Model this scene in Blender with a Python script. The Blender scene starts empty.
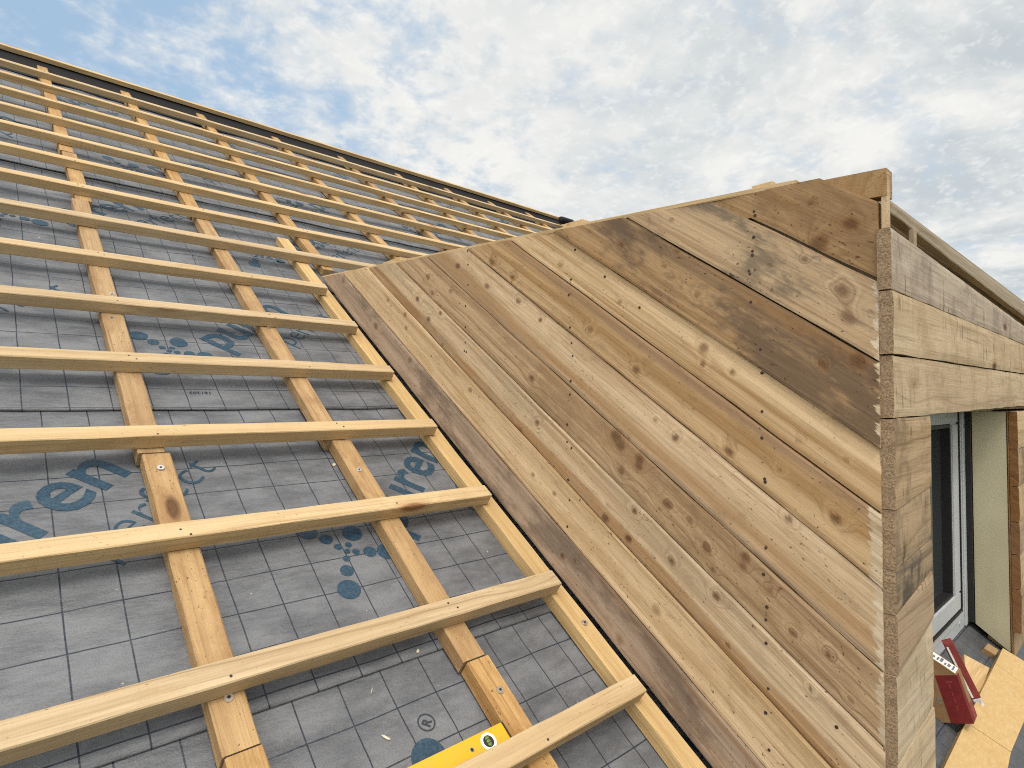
import bpy, bmesh, math, random
from mathutils import Vector, Matrix, noise as mnoise

random.seed(7)
SC = bpy.context.scene
COL = SC.collection

# ------------------------------------------------------------------ frame
# metres. The camera is the origin, X runs along the battens, Y into the roof, Z up.
AL = 0.609215160878178                 # roof pitch, about 35 degrees
SA, CA = math.sin(AL), math.cos(AL)
F_PX, YAW, PITCH, ROLL = 595.4354, 0.8262222, 0.028856, 0.0032415
N_MEM, N_CB, N_BAT = -1.078, -1.038, -1.0      # membrane, counter batten top, batten top
K = 1.032                                       # dormer coordinates below are written for a cheek at x = 1.18
XC = 1.18 * K

def RF(x, s, n):
    return Vector((x, s * CA - n * SA, s * SA + n * CA))

ROOF_ROT = Matrix(((1, 0, 0), (0, CA, -SA), (0, SA, CA)))             # local x, s, n
UPSLOPE_ROT = Matrix(((0, -1, 0), (CA, 0, -SA), (SA, 0, CA)))         # local X = s, Y = -x, Z = n
CHEEK_ROT = Matrix(((0, 0, 1), (CA, -SA, 0), (SA, CA, 0)))            # local X = s, Y = n, Z = +x

def cam_basis():
    f = Vector((math.cos(PITCH) * math.cos(YAW), math.cos(PITCH) * math.sin(YAW), math.sin(PITCH)))
    r = Vector((math.sin(YAW), -math.cos(YAW), 0)); u = r.cross(f)
    return (r * math.cos(ROLL) + u * math.sin(ROLL), u * math.cos(ROLL) - r * math.sin(ROLL), f)
CR, CU, CF = cam_basis()

def ray(px, py):
    return CR * ((px - 512) / F_PX) - CU * ((py - 384) / F_PX) + CF

def on_cheek(px, py):
    """photo pixel -> (s, n) on the cheek plane"""
    d = ray(px, py); q = d * (XC / d.x)
    return q.y * CA + q.z * SA, -q.y * SA + q.z * CA

def on_roof(px, py, n):
    d = ray(px, py); t = n / (-d.y * SA + d.z * CA); q = d * t
    return q.x, q.y * CA + q.z * SA

# ------------------------------------------------------------------ object helpers
def link(o, parent=None):
    COL.objects.link(o)
    if parent is not None:
        o.parent = parent
    return o

def tag(o, label=None, cat=None, group=None, kind=None):
    if label: o['label'] = label
    if cat: o['category'] = cat
    if group: o['group'] = group
    if kind: o['kind'] = kind
    return o

def empty(name, loc, label, cat, group=None):
    o = bpy.data.objects.new(name, None); link(o)
    o.empty_display_size = 0.1
    o.matrix_world = Matrix.Translation(loc)
    return tag(o, label, cat, group)

def place(o, loc, rot3=None, parent=None):
    m = Matrix.Translation(Vector(loc)) @ (rot3.to_4x4() if rot3 is not None else Matrix())
    if parent is not None:
        o.parent = parent
        pm = parent_world(parent)
        o.matrix_parent_inverse = Matrix()
        o.matrix_basis = pm.inverted() @ m
    else:
        o.matrix_basis = m
    return o

def parent_world(o):
    m = o.matrix_basis.copy()
    p = o.parent
    while p is not None:
        m = p.matrix_basis @ o.matrix_parent_inverse @ m if False else p.matrix_basis @ m
        p = p.parent
    return m

def mesh_obj(name, verts, faces, mats, parent=None, loc=(0, 0, 0), rot=None, fm=None, smooth=False, attrs=None):
    me = bpy.data.meshes.new(name)
    me.from_pydata([tuple(v) for v in verts], [], faces)
    for m in (mats if isinstance(mats, (list, tuple)) else [mats]):
        me.materials.append(m)
    if fm:
        me.polygons.foreach_set('material_index', fm)
    if smooth:
        me.polygons.foreach_set('use_smooth', [True] * len(me.polygons))
    if attrs:
        for an, vals in attrs.items():
            a = me.attributes.new(an, 'FLOAT', 'POINT'); a.data.foreach_set('value', vals)
    me.update()
    o = bpy.data.objects.new(name, me); link(o)
    place(o, loc, rot, parent)
    return o

# ------------------------------------------------------------------ node helpers
class NT:
    def __init__(self, tree):
        self.t = tree; self.n = tree.nodes; self.l = tree.links
        self.n.clear()
    def add(self, typ, **kw):
        nd = self.n.new(typ)
        for k, v in kw.items():
            setattr(nd, k, v)
        return nd
    def put(self, sock, v):
        if hasattr(v, 'is_linked') or hasattr(v, 'links'):
            self.l.new(v, sock)
        else:
            sock.default_value = v
    def math(self, op, a, b=None, c=None, clamp=False):
        nd = self.add('ShaderNodeMath', operation=op, use_clamp=clamp)
        self.put(nd.inputs[0], a)
        if b is not None: self.put(nd.inputs[1], b)
        if c is not None: self.put(nd.inputs[2], c)
        return nd.outputs[0]
    def vmul(self, v, s, off=None):
        nd = self.add('ShaderNodeVectorMath', operation='MULTIPLY_ADD')
        self.put(nd.inputs[0], v); self.put(nd.inputs[1], s)
        self.put(nd.inputs[2], off if off is not None else (0, 0, 0))
        return nd.outputs[0]
    def noise(self, v, scale=1.0, detail=2.0, rough=0.5, dist=0.0, dim='3D', w=None):
        nd = self.add('ShaderNodeTexNoise', noise_dimensions=dim)
        if dim != '1D': self.put(nd.inputs['Vector'], v)
        if w is not None: self.put(nd.inputs['W'], w)
        nd.inputs['Scale'].default_value = scale; nd.inputs['Detail'].default_value = detail
        nd.inputs['Roughness'].default_value = rough; nd.inputs['Distortion'].default_value = dist
        return nd.outputs['Fac']
    def smooth(self, v, lo, hi, a=0.0, b=1.0):
        nd = self.add('ShaderNodeMapRange', interpolation_type='SMOOTHSTEP')
        self.put(nd.inputs['Value'], v)
        self.put(nd.inputs['From Min'], lo); self.put(nd.inputs['From Max'], hi)
        nd.inputs['To Min'].default_value = a; nd.inputs['To Max'].default_value = b
        return nd.outputs[0]
    def mix(self, f, a, b, blend='MIX'):
        nd = self.add('ShaderNodeMix', data_type='RGBA', blend_type=blend, clamp_factor=True)
        self.put(nd.inputs[0], f)
        self.put(nd.inputs[6], a if not isinstance(a, tuple) else (*a[:3], 1))
        self.put(nd.inputs[7], b if not isinstance(b, tuple) else (*b[:3], 1))
        return nd.outputs[2]
    def attr(self, name):
        return self.add('ShaderNodeAttribute', attribute_name=name).outputs['Fac']
    def finish(self, col, rough=0.6, bump=None, bstr=0.3, bdist=0.002, spec=0.3, metal=0.0):
        b = self.add('ShaderNodeBsdfPrincipled'); o = self.add('ShaderNodeOutputMaterial')
        self.put(b.inputs['Base Color'], col if not isinstance(col, tuple) else (*col[:3], 1))
        self.put(b.inputs['Roughness'], rough); b.inputs['Specular IOR Level'].default_value = spec
        b.inputs['Metallic'].default_value = metal
        if bump is not None:
            bn = self.add('ShaderNodeBump'); bn.inputs['Strength'].default_value = bstr
            bn.inputs['Distance'].default_value = bdist
            self.put(bn.inputs['Height'], bump); self.l.new(bn.outputs[0], b.inputs['Normal'])
        self.l.new(b.outputs[0], o.inputs[0])
        return b

def new_mat(name):
    m = bpy.data.materials.new(name); m.use_nodes = True
    return m, NT(m.node_tree)

def plain(name, col, rough=0.5, spec=0.4, metal=0.0, mott=0.12, sc=30.0):
    m, N = new_mat(name)
    tc = N.add('ShaderNodeTexCoord').outputs['Object']
    n = N.noise(tc, sc, 5, 0.6)
    c = N.mix(N.smooth(n, 0.3, 0.7), tuple(x * (1 - mott) for x in col), tuple(min(1, x * (1 + mott)) for x in col))
    N.finish(c, rough, n, 0.15, 0.001, spec, metal)
    return m

def wood(name, light, mid, dark, K_r=38.0, warp=2.2, seed=0.0, knots='attr', blotch=None, blotch_amt=0.0,
         blotch_sc=(2.2, 9.0), band=None, saw=0.5, fib=0.35, worn=None, grey_edge=None, rough=0.72, tint_var=0.12,
         knotcol=(0.075, 0.032, 0.013), specks=0.0, marks=0.0, heart=0.0, kgate=0.82):
    """Softwood board: grain runs along local X. Rings flow round knots."""
    m, N = new_mat(name)
    tc = N.add('ShaderNodeTexCoord').outputs['Object']
    rnd = N.add('ShaderNodeObjectInfo').outputs['Random']
    off = N.add('ShaderNodeCombineXYZ')
    N.put(off.inputs[0], N.math('MULTIPLY_ADD', rnd, 37.0, seed * 3.1))
    N.put(off.inputs[1], N.math('MULTIPLY_ADD', rnd, 17.0, seed * 1.7))
    N.put(off.inputs[2], N.math('MULTIPLY_ADD', rnd, 53.0, seed * 0.9))
    P = N.vmul(tc, (1, 1, 1), off.outputs[0])
    sep = N.add('ShaderNodeSeparateXYZ'); N.put(sep.inputs[0], P)
    so = N.add('ShaderNodeSeparateXYZ'); N.put(so.inputs[0], tc)
    lowf = N.noise(N.vmul(P, (0.9, 6.0, 6.0)), 1.0, 3, 0.55)
    phi = N.math('MULTIPLY_ADD', N.math('MULTIPLY_ADD', sep.outputs[2], 0.7, sep.outputs[1]), K_r,
                 N.math('MULTIPLY', lowf, warp * 2.2))
    if knots == 'attr':
        kn = N.attr('kn'); kc = N.attr('kc')
    else:
        v = N.add('ShaderNodeTexVoronoi', feature='F1')
        N.put(v.inputs['Vector'], N.vmul(P, (3.2, 9.0, 9.0))); v.inputs['Scale'].default_value = 1.0
        sepc = N.add('ShaderNodeSeparateColor'); N.put(sepc.inputs[0], v.outputs['Color'])
        gate = N.smooth(sepc.outputs[0], kgate, kgate + 0.02)
        d2 = N.math('POWER', v.outputs['Distance'], 2.0)
        kn = N.math('MULTIPLY', N.math('POWER', 2.71828, N.math('MULTIPLY', d2, -14.0)), gate)
        kc = N.math('MULTIPLY', N.smooth(v.outputs['Distance'], 0.16, 0.08), gate)
    phi = N.math('ADD', phi, N.math('MULTIPLY', kn, 3.2))
    ring = N.noise(None, 1.0, 2.5, 0.6, 0, '1D', phi)
    ringm = N.smooth(ring, 0.30, 0.68)
    fibre = N.noise(N.vmul(P, (7.0, 260.0, 260.0)), 1.0, 2, 0.6)
    streak = N.noise(N.vmul(P, (2.0, 120.0, 120.0)), 1.0, 4, 0.65)
    c = N.mix(ringm, mid, light)
    c = N.mix(N.math('MULTIPLY', N.smooth(ring, 0.36, 0.22), 0.75), c, dark)
    c = N.mix(N.math('MULTIPLY', N.smooth(streak, 0.52, 0.74), 0.7), c, dark)
    c = N.mix(N.math('MULTIPLY', N.smooth(fibre, 0.45, 0.75), fib), c, dark)
    # slow colour drift along the board
    drift = N.noise(N.vmul(P, (1.1, 3.0, 3.0)), 1.0, 2, 0.5)
    c = N.mix(N.math('MULTIPLY', N.smooth(drift, 0.35, 0.7), 0.45), c, mid)
    if band:                                  # coloured heartwood bands running along the board: (centre y, half width, colour, amount)
        for (yc, hw, bc, ba) in band:
            wob = N.math('MULTIPLY_ADD', N.noise(N.vmul(P, (1.3, 2.0, 2.0)), 1.0, 3, 0.6), 0.045, -0.0225)
            d = N.math('ABSOLUTE', N.math('SUBTRACT', N.math('ADD', so.outputs[1], wob), yc))
            N_b = N.math('MULTIPLY', N.smooth(d, hw, hw * 0.35), ba)
            N_b = N.math('MULTIPLY', N_b, N.smooth(streak, 0.25, 0.6, 0.55, 1.0))
            c = N.mix(N_b, c, bc)
    if heart:
        hs = N.noise(N.vmul(P, (0.55, 19.0, 19.0)), 1.0, 3, 0.6, 0.3)
        c = N.mix(N.math('MULTIPLY', N.math('MULTIPLY', N.smooth(hs, 0.50, 0.66), N.smooth(streak, 0.3, 0.6, 0.5, 1.0)), heart), c, (0.25, 0.135, 0.054))
        hp = N.noise(N.vmul(P, (0.7, 26.0, 26.0), (4, 9, 2)), 1.0, 3, 0.6, 0.3)
        c = N.mix(N.math('MULTIPLY', N.smooth(hp, 0.52, 0.68), heart * 0.8), c, tuple(min(1, x * 1.18) for x in light))
    if blotch:
        bl = N.noise(N.vmul(P, (blotch_sc[0], blotch_sc[1], 9.0)), 1.0, 5, 0.65, 0.4)
        bl = N.math('ADD', bl, N.math('MULTIPLY_ADD', N.noise(N.vmul(P, (25, 70, 70)), 1, 3, 0.6), 0.24, -0.12))
        c = N.mix(N.math('MULTIPLY', N.smooth(bl, 0.47, 0.64), blotch_amt), c, blotch)
    # knots
    c = N.mix(N.math('MULTIPLY', N.smooth(kn, 0.35, 0.9), 0.35), c, (0.24, 0.115, 0.042))
    kring = N.noise(None, 1.0, 2, 0.6, 0, '1D', N.math('MULTIPLY', phi, 2.6))
    c = N.mix(N.math('MULTIPLY', kc, N.smooth(kring, 0.3, 0.7, 0.75, 1.0)), c, knotcol)
    hgt = N.math('MULTIPLY_ADD', fibre, 0.6, N.math('MULTIPLY', ring, 0.7))
    if saw > 0:
        sw = N.noise(N.vmul(P, (170.0, 14.0, 14.0)), 1.0, 2, 0.6)
        hgt = N.math('MULTIPLY_ADD', sw, saw, hgt)
        gr = N.noise(N.vmul(P, (260.0, 330.0, 330.0)), 1.0, 2, 0.7)
        hgt = N.math('MULTIPLY_ADD', gr, saw * 0.8, hgt)
        c = N.mix(N.math('MULTIPLY', N.smooth(gr, 0.55, 0.8), 0.28 * saw), c, dark)
    if worn is not None:                      # freshly planed pale end of the board, ragged limit
        ed = N.attr('ed')
        lim = N.math('MULTIPLY_ADD', N.noise(N.vmul(P, (9, 60, 60)), 1, 6, 0.75), 0.062, worn - 0.031)
        wm = N.smooth(N.math('SUBTRACT', lim, ed), 0.0, 0.0025)
        wm = N.math('MULTIPLY', wm, N.smooth(N.noise(N.vmul(P, (60, 18, 18)), 1, 3, 0.6), 0.2, 0.45, 0.6, 1.0))
        c = N.mix(wm, c, N.mix(N.smooth(streak, .35, .65), (0.56, 0.46, 0.33), (0.42, 0.32, 0.20)))
    if specks:
        sp = N.noise(N.vmul(P, (95, 150, 150)), 1, 2, 0.55)
        sp2 = N.noise(N.vmul(P, (5, 9, 9)), 1, 3, 0.6)
        c = N.mix(N.math('MULTIPLY', N.smooth(N.math('MULTIPLY_ADD', sp2, 0.25, sp), 0.80, 0.87), specks), c, tuple(x * 0.35 for x in dark))
        dirt = N.noise(N.vmul(P, (14, 30, 30)), 1, 6, 0.72)
        c = N.mix(N.math('MULTIPLY', N.smooth(dirt, 0.52, 0.72), 0.45 * specks), c, dark)
    if marks:
        mk = N.noise(N.vmul(P, (75, 9, 9)), 1, 3, 0.6, 0.6)
        mg = N.noise(N.vmul(P, (9, 14, 14)), 1, 2, 0.5)
        c = N.mix(N.math('MULTIPLY', N.math('MULTIPLY', N.smooth(mk, 0.58, 0.68), N.smooth(mg, 0.45, 0.6)), marks), c, tuple(x * 0.5 for x in dark))
        c = N.mix(N.math('MULTIPLY', N.math('MULTIPLY', N.smooth(mk, 0.40, 0.32), N.smooth(mg, 0.5, 0.62)), marks * .5), c, tuple(min(1, x * 1.25) for x in light))
        hgt = N.math('MULTIPLY_ADD', mk, -1.6, hgt)
    hsv = N.add('ShaderNodeHueSaturation'); N.put(hsv.inputs['Color'], c)
    N.put(hsv.inputs['Value'], N.math('MULTIPLY_ADD', rnd, tint_var * 2, 1 - tint_var))
    N.put(hsv.inputs['Saturation'], N.math('MULTIPLY_ADD', rnd, 0.16, 0.92))
    N.finish(hsv.outputs[0], rough, hgt, 0.55, 0.0016, 0.25)
    return m

def endgrain(name, light, dark, sc=420.0):
    m, N = new_mat(name)
    tc = N.add('ShaderNodeTexCoord').outputs['Object']
    n = N.noise(tc, sc, 4, 0.7); n2 = N.noise(tc, sc * 0.25, 3, 0.6)
    c = N.mix(N.smooth(n, 0.35, 0.65), dark, light)
    c = N.mix(N.math('MULTIPLY', N.smooth(n2, 0.5, 0.7), 0.55), c, dark)
    N.finish(c, 0.85, n, 0.8, 0.003, 0.15)
    return m

# ------------------------------------------------------------------ materials
M = {}
M['batten'] = wood('batten_pine', (0.565, 0.425, 0.25), (0.47, 0.338, 0.182), (0.28, 0.18, 0.088), K_r=42, warp=3.0, knots='vor',
                   saw=0.6, fib=0.4, specks=.5, heart=.18, blotch=(0.43, 0.29, 0.145), blotch_amt=0.4, tint_var=0.11, knotcol=(0.22, 0.10, 0.04))
M['counter'] = wood('counter_batten_pine', (0.475, 0.315, 0.15), (0.385, 0.24, 0.105), (0.20, 0.11, 0.046), K_r=36, warp=3.4, knots='vor',
                    saw=1.5, fib=0.6, kgate=0.95, specks=.8, heart=.4, blotch=(0.30, 0.165, 0.068), blotch_amt=0.6, blotch_sc=(6, 14), tint_var=0.10)
M['counter_edge'] = wood('pale_counter_batten_pine', (0.60, 0.42, 0.19), (0.50, 0.33, 0.135), (0.31, 0.18, 0.07), K_r=55, warp=2.0, seed=4, knots='vor',
                         saw=0.8, fib=0.45, blotch=(0.40, 0.26, 0.11), blotch_amt=0.4, tint_var=0.02)
M['end'] = endgrain('sawn_end_grain', (0.50, 0.36, 0.21), (0.20, 0.125, 0.065), 330)
M['end_grey'] = endgrain('weathered_end_grain', (0.37, 0.265, 0.165), (0.18, 0.118, 0.07), 260)
M['end_batten'] = endgrain('batten_end_grain', (0.58, 0.40, 0.19), (0.36, 0.21, 0.085), 380)
M['nail'] = plain('rusty_nail_head', (0.045, 0.028, 0.02), 0.7, 0.3, 0.0, 0.3, 200)
M['zinc'] = plain('zinc_screw_head', (0.75, 0.75, 0.74), 0.28, 0.6, 0.9, 0.1, 300)
M['hole'] = plain('screw_recess', (0.02, 0.02, 0.02), 0.8, 0.2)
M['dark'] = plain('black_breather_foil', (0.016, 0.016, 0.018), 0.7, 0.15)
M['black_rubber'] = plain('black_gasket', (0.012, 0.012, 0.013), 0.5, 0.4)
M['pvc'] = plain('white_window_plastic', (0.43, 0.445, 0.475), 0.32, 0.5, 0.0, 0.05, 14)
M['rough_deck'] = plain('roof_boarding', (0.30, 0.22, 0.13), 0.8, 0.2, 0, 0.2, 20)

# ------------------------------------------------------------------ timber meshes
def timber_mesh(L, W, T, seed, step=0.05, wob=0.0012, ch=0.0022, y0=0.0, z0=None, wane=0.0, crook=0.0):
    """bar along X from 0 to L, Y from y0 to y0+W, top at z=0, chamfered and slightly uneven. returns verts, faces, mats (0 side, 1 end)"""
    z0 = -T if z0 is None else z0
    sec = [(y0 + ch, z0), (y0 + W - ch, z0), (y0 + W, z0 + ch), (y0 + W, z0 + T - ch), (y0 + W - ch, z0 + T), (y0 + ch, z0 + T),
           (y0, z0 + T - ch), (y0, z0 + ch)]
    nx = max(2, int(L / step) + 1)
    V, Fc, fm = [], [], []
    for i in range(nx):
        x = L * i / (nx - 1)
        cy = crook * mnoise.noise(Vector((x * 0.55, seed * 3.3, 1.7))); cz = crook * 0.4 * mnoise.noise(Vector((x * 0.55, seed * 3.3, 9.1)))
        for j, (y, z) in enumerate(sec):
            dy = wob * mnoise.noise(Vector((x * 9, j * 1.7 + seed * 5, seed)))
            dz = wob * mnoise.noise(Vector((x * 9, j * 1.7 + seed * 5, seed + 20)))
            V.append((x, y + cy + dy, z + cz + dz * 0.7))
    n = len(sec)
    for i in range(nx - 1):
        for j in range(n):
            a, b = i * n + j, i * n + (j + 1) % n
            Fc.append((a, b, b + n, a + n)); fm.append(0)
    # ends are separate verts so that shading stays crisp
    for (st, rev) in ((0, False), ((nx - 1) * n, True)):
        k = len(V); V += [V[st + j] for j in range(n)]
        f = [k + j for j in range(n)]
        Fc.append(tuple(f if rev else f[::-1])); fm.append(1)
    Fc2 = [tuple(reversed(f)) for f in Fc]
    return V, Fc2, fm

def fix_normals(o):
    bm = bmesh.new(); bm.from_mesh(o.data)
    bmesh.ops.recalc_face_normals(bm, faces=bm.faces); bm.to_mesh(o.data); bm.free()
    return o

def box_data(x0, x1, y0, y1, z0, z1):
    v = [(x, y, z) for z in (z0, z1) for y in (y0, y1) for x in (x0, x1)]
    f = [(0, 2, 3, 1), (4, 5, 7, 6), (0, 1, 5, 4), (2, 6, 7, 3), (0, 4, 6, 2), (1, 3, 7, 5)]
    return v, f

def box_obj(name, dims, mat, parent=None, loc=(0, 0, 0), rot=None, bevel=0.0015, seg=2):
    v, f = box_data(*dims)
    o = mesh_obj(name, v, f, mat, parent, loc, rot)
    if bevel:
        bm = bmesh.new(); bm.from_mesh(o.data)
        bmesh.ops.bevel(bm, geom=bm.edges[:], offset=bevel, segments=seg, affect='EDGES', profile=0.6)
        bm.to_mesh(o.data); bm.free()
    return o

def disc_data(r, h, n=14, cx=0, cy=0, z=0):
    V = [(cx + r * math.cos(2 * math.pi * i / n), cy + r * math.sin(2 * math.pi * i / n), z) for i in range(n)]
    V += [(cx + r * 0.9 * math.cos(2 * math.pi * i / n), cy + r * 0.9 * math.sin(2 * math.pi * i / n), z + h) for i in range(n)]
    Fc = [tuple(range(n, 2 * n))]
    Fc += [(i, (i + 1) % n, n + (i + 1) % n, n + i) for i in range(n)]
    return V, Fc

def screw(parent, x, s, n, r=0.0085):
    """washer head screw lying in a counter batten: bright dished disc with a dark drive recess"""
    V, Fc = disc_data(r, 0.0022, 20)
    k = len(V); V2, F2 = disc_data(r * 0.36, 0.0006, 10, z=0.0021)
    V += V2; Fc += [tuple(i + k for i in f) for f in F2]
    fm = [0] * 21 + [1] * 11
    return mesh_obj('screw', V, Fc, [M['zinc'], M['hole']], parent, RF(x, s, n), ROOF_ROT, fm)

# ------------------------------------------------------------------ roof membrane
SEAMS = [-1.26, -0.34, 0.58, 1.50, 2.42, 3.36, 4.28, 5.14]
RX0, RX1, RS_TOP, RS_BOT = -1.6, 7.2, 5.46, -2.2
CB_X = [0.34, 0.83, 1.18, 1.30, 1.87, 2.46, 3.05, 3.64, 4.23, 4.82, 5.41]

def sag(x, s):
    """height of the loose sheet over the boarding"""
    up = min(1.0, max(0.0, (s - 1.1) / 1.2))
    d = min(abs(x - c) for c in CB_X)
    free = min(1.0, d / 0.10)
    v = Vector((x * 1.9, s * 10.5, 3.1))
    h = (mnoise.noise(v) * 0.6 + mnoise.noise(v * 2.3) * 0.3) * (0.0042 + 0.0105 * up)
    w = Vector((x * 5 + s * 2.0, s * 5, 8.0))
    h += mnoise.noise(w) * 0.0016
    # sharp horizontal creases
    c = mnoise.noise(Vector((x * 0.8, s * 6.0, 21.0)))
    h += (0.006 * up + 0.0012) * max(0.0, 1 - abs(c) * 9)
    return h * (0.25 + 0.75 * free)

def mem_n(k, x, s):
    t = max(0.0, (s - SEAMS[k]) / 0.95)
    return N_MEM + sag(x, s) + 0.0075 * (1 - t) - 0.005

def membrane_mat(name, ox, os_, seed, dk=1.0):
    m, N = new_mat(name)
    tc = N.add('ShaderNodeTexCoord').outputs['Object']
    wv = N.noise(tc, 4.0, 2, 0.5)
    sep = N.add('ShaderNodeSeparateXYZ'); N.put(sep.inputs[0], tc)
    def lines(v, o, wob):
        q = N.math('ADD', N.math('MULTIPLY_ADD', v, 1 / 0.0922, -o / 0.0922), N.math('MULTIPLY_ADD', wv, wob, -wob / 2))
        d = N.math('PINGPONG', q, 0.5)
        return N.smooth(d, 0.021, 0.010)
    g = N.math('MAXIMUM', lines(sep.outputs[0], ox, 0.06), lines(sep.outputs[1], os_, 0.10))
    P = N.vmul(tc, (1, 1, 1), (seed * 7.3, seed * 3.1, 0))
    mott = N.noise(N.vmul(P, (7, 16, 16)), 1.0, 6, 0.65)
    fine = N.noise(P, 330.0, 3, 0.7)
    dust = N.noise(N.vmul(P, (18, 60, 60)), 1.0, 5, 0.7)
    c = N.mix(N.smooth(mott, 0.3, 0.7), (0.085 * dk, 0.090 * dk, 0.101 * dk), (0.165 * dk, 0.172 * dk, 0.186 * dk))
    c = N.mix(N.math('MULTIPLY', N.smooth(fine, 0.45, 0.7), 0.4), c, (0.068, 0.07, 0.075))
    c = N.mix(N.math('MULTIPLY', N.smooth(dust, 0.58, 0.74), 0.4), c, (0.20, 0.19, 0.175))
    g = N.math('MULTIPLY', g, N.smooth(N.noise(N.vmul(P, (30, 30, 30)), 1, 3, 0.6), 0.15, 0.5, 0.6, 1.0))
    c = N.mix(g, c, (0.014, 0.022, 0.036))
    spk = N.noise(P, 70.0, 2, 0.5)
    c = N.mix(N.smooth(spk, 0.755, 0.79, 0, 0.6), c, (0.5, 0.45, 0.36))
    h = N.math('MULTIPLY_ADD', N.noise(N.vmul(P, (14, 45, 45)), 1, 4, 0.6), 1.6, N.math('MULTIPLY', fine, 0.25))
    N.finish(c, N.smooth(mott, 0.3, 0.7, 0.40, 0.56), h, 0.7, 0.005, 0.45)
    return m

INK, N_ = new_mat('blue_print_ink')
_tc = N_.add('ShaderNodeTexCoord').outputs['Object']
_f = N_.noise(_tc, 160.0, 4, 0.7)
N_.finish(N_.mix(N_.smooth(_f, 0.35, 0.7), (0.012, 0.037, 0.065), (0.034, 0.075, 0.115)), 0.5, _f, 0.2, 0.001, 0.35)
INK2, N_ = new_mat('dark_print_ink')
N_.finish((0.03, 0.035, 0.045), 0.6)

def text_tris(body, size, bold=0.0, spacing=1.0, depth_cut=0.018):
    cu = bpy.data.curves.new('tmp_text', 'FONT'); cu.body = body; cu.size = size; cu.offset = bold
    cu.space_character = spacing; cu.resolution_u = 4
    o = bpy.data.objects.new('tmp_text', cu); COL.objects.link(o)
    dg = bpy.context.evaluated_depsgraph_get()
    me = bpy.data.meshes.new_from_object(o.evaluated_get(dg))
    bm = bmesh.new(); bm.from_mesh(me)
    bpy.data.objects.remove(o); bpy.data.curves.remove(cu); bpy.data.meshes.remove(me)
    bmesh.ops.remove_doubles(bm, verts=bm.verts, dist=1e-6)
    bmesh.ops.triangulate(bm, faces=bm.faces)
    for _ in range(4):
        es = [e for e in bm.edges if e.calc_length() > depth_cut]
        if not es: break
        bmesh.ops.subdivide_edges(bm, edges=es, cuts=1)
        bmesh.ops.triangulate(bm, faces=bm.faces)
    bm.verts.index_update()
    V = [(v.co.x, v.co.y) for v in bm.verts]; Fc = [tuple(v.index for v in f.verts) for f in bm.faces]
    bm.free()
    return V, Fc

T_BIG = text_tris('puren', 0.203, 0.0028, 1.0)
T_SUB = text_tris('perfect', 0.127, -0.0016, 1.03)
T_SER = text_tris('161203', 0.019, 0.0005, 1.08)
T_REG = text_tris('R', 0.026, 0.0006)
DOTS = [(0.628, 0.983, .026), (0.664, 0.948, .0165), (0.684, 0.918, .010), (0.700, 0.899, .008), (0.712, 0.919, .0085), (0.737, 0.955, .026),
        (0.721, 0.893, .0095), (0.756, 0.885, .017), (0.800, 0.876, .026), (0.689, 0.877, .009), (0.676, 0.842, .0165), (0.659, 0.789, .0275)]
R2 = math.sqrt(0.5)

def uv_xs(u, v):
    return (u - v) * R2, (u + v) * R2

class Print:
    def __init__(self, k): self.k = k; self.V = []; self.F = []
    def text(self, data, u0, v0, dx, ds):
        b = len(self.V); ok = True; pts = []
        for (a, c) in data[0]:
            x, s = uv_xs(u0 + a, v0 + c); pts.append((x + dx, s + ds))
        self.add(pts, data[1])
    def add(self, pts, faces):
        b = len(self.V)
        lo = SEAMS[self.k] + 0.002; hi = SEAMS[self.k + 1] + 0.02
        for x, s in pts:
            self.V.append((x, s, mem_n(self.k, x, s) + 0.0012))
        for f in faces:
            if all(lo < pts[i][1] < hi and RX0 + .05 < pts[i][0] < RX1 - .05 for i in f):
                self.F.append(tuple(b + i for i in f))
    def disc(self, x, s, r, r_in=0.0, n=28):
        pts, fc = [], []
        rings = [r_in, r] if r_in else [0.0, r * .5, r]
        for rr in rings:
            for i in range(n):
                a = 2 * math.pi * i / n; pts.append((x + rr * math.cos(a), s + rr * math.sin(a)))
        for q in range(len(rings) - 1):
            for i in range(n):
                j = (i + 1) % n
                fc.append((q * n + i, (q + 1) * n + i, (q + 1) * n + j, q * n + j))
        self.add(pts, fc)
    def build(self, name, mat, parent):
        if not self.F: return None
        used = sorted({i for f in self.F for i in f}); mp = {a: b for b, a in enumerate(used)}
        return mesh_obj(name, [self.V[i] for i in used], [tuple(mp[i] for i in f) for f in self.F], mat, parent)

TEXT_OFF = {1: (-0.70, -1.86), 2: (0.25, -0.93), 3: (0.0, 0.0), 4: (-0.227, 0.914), 5: (0.30, 1.83), 6: (-0.10, 2.76), 7: (0.4, 3.7)}
SHEET_LABEL = {
    1: 'lowest grey roofing membrane sheet, below the cropped sheet with the registered mark',
    2: 'grey gridded roofing membrane sheet under the yellow spirit level, with a registered mark',
    3: 'grey gridded roofing membrane sheet with the large blue puren lettering and emblem dots in view',
    4: 'grey gridded roofing membrane sheet with the small upside down number 161203 and a large p',
    5: 'wrinkled grey roofing membrane sheet just above the point where the dormer roof meets the slope',
    6: 'wrinkled grey roofing membrane sheet second below the ridge',
    7: 'narrow grey roofing membrane sheet right under the ridge batten'}
GRID = {1: (0.02, 0.0), 2: (0.458, 0.496), 3: (0.140, 0.789), 4: (0.105, 1.60), 5: (0.05, 2.5), 6: (0.07, 3.4), 7: (0.03, 4.3)}

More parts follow.
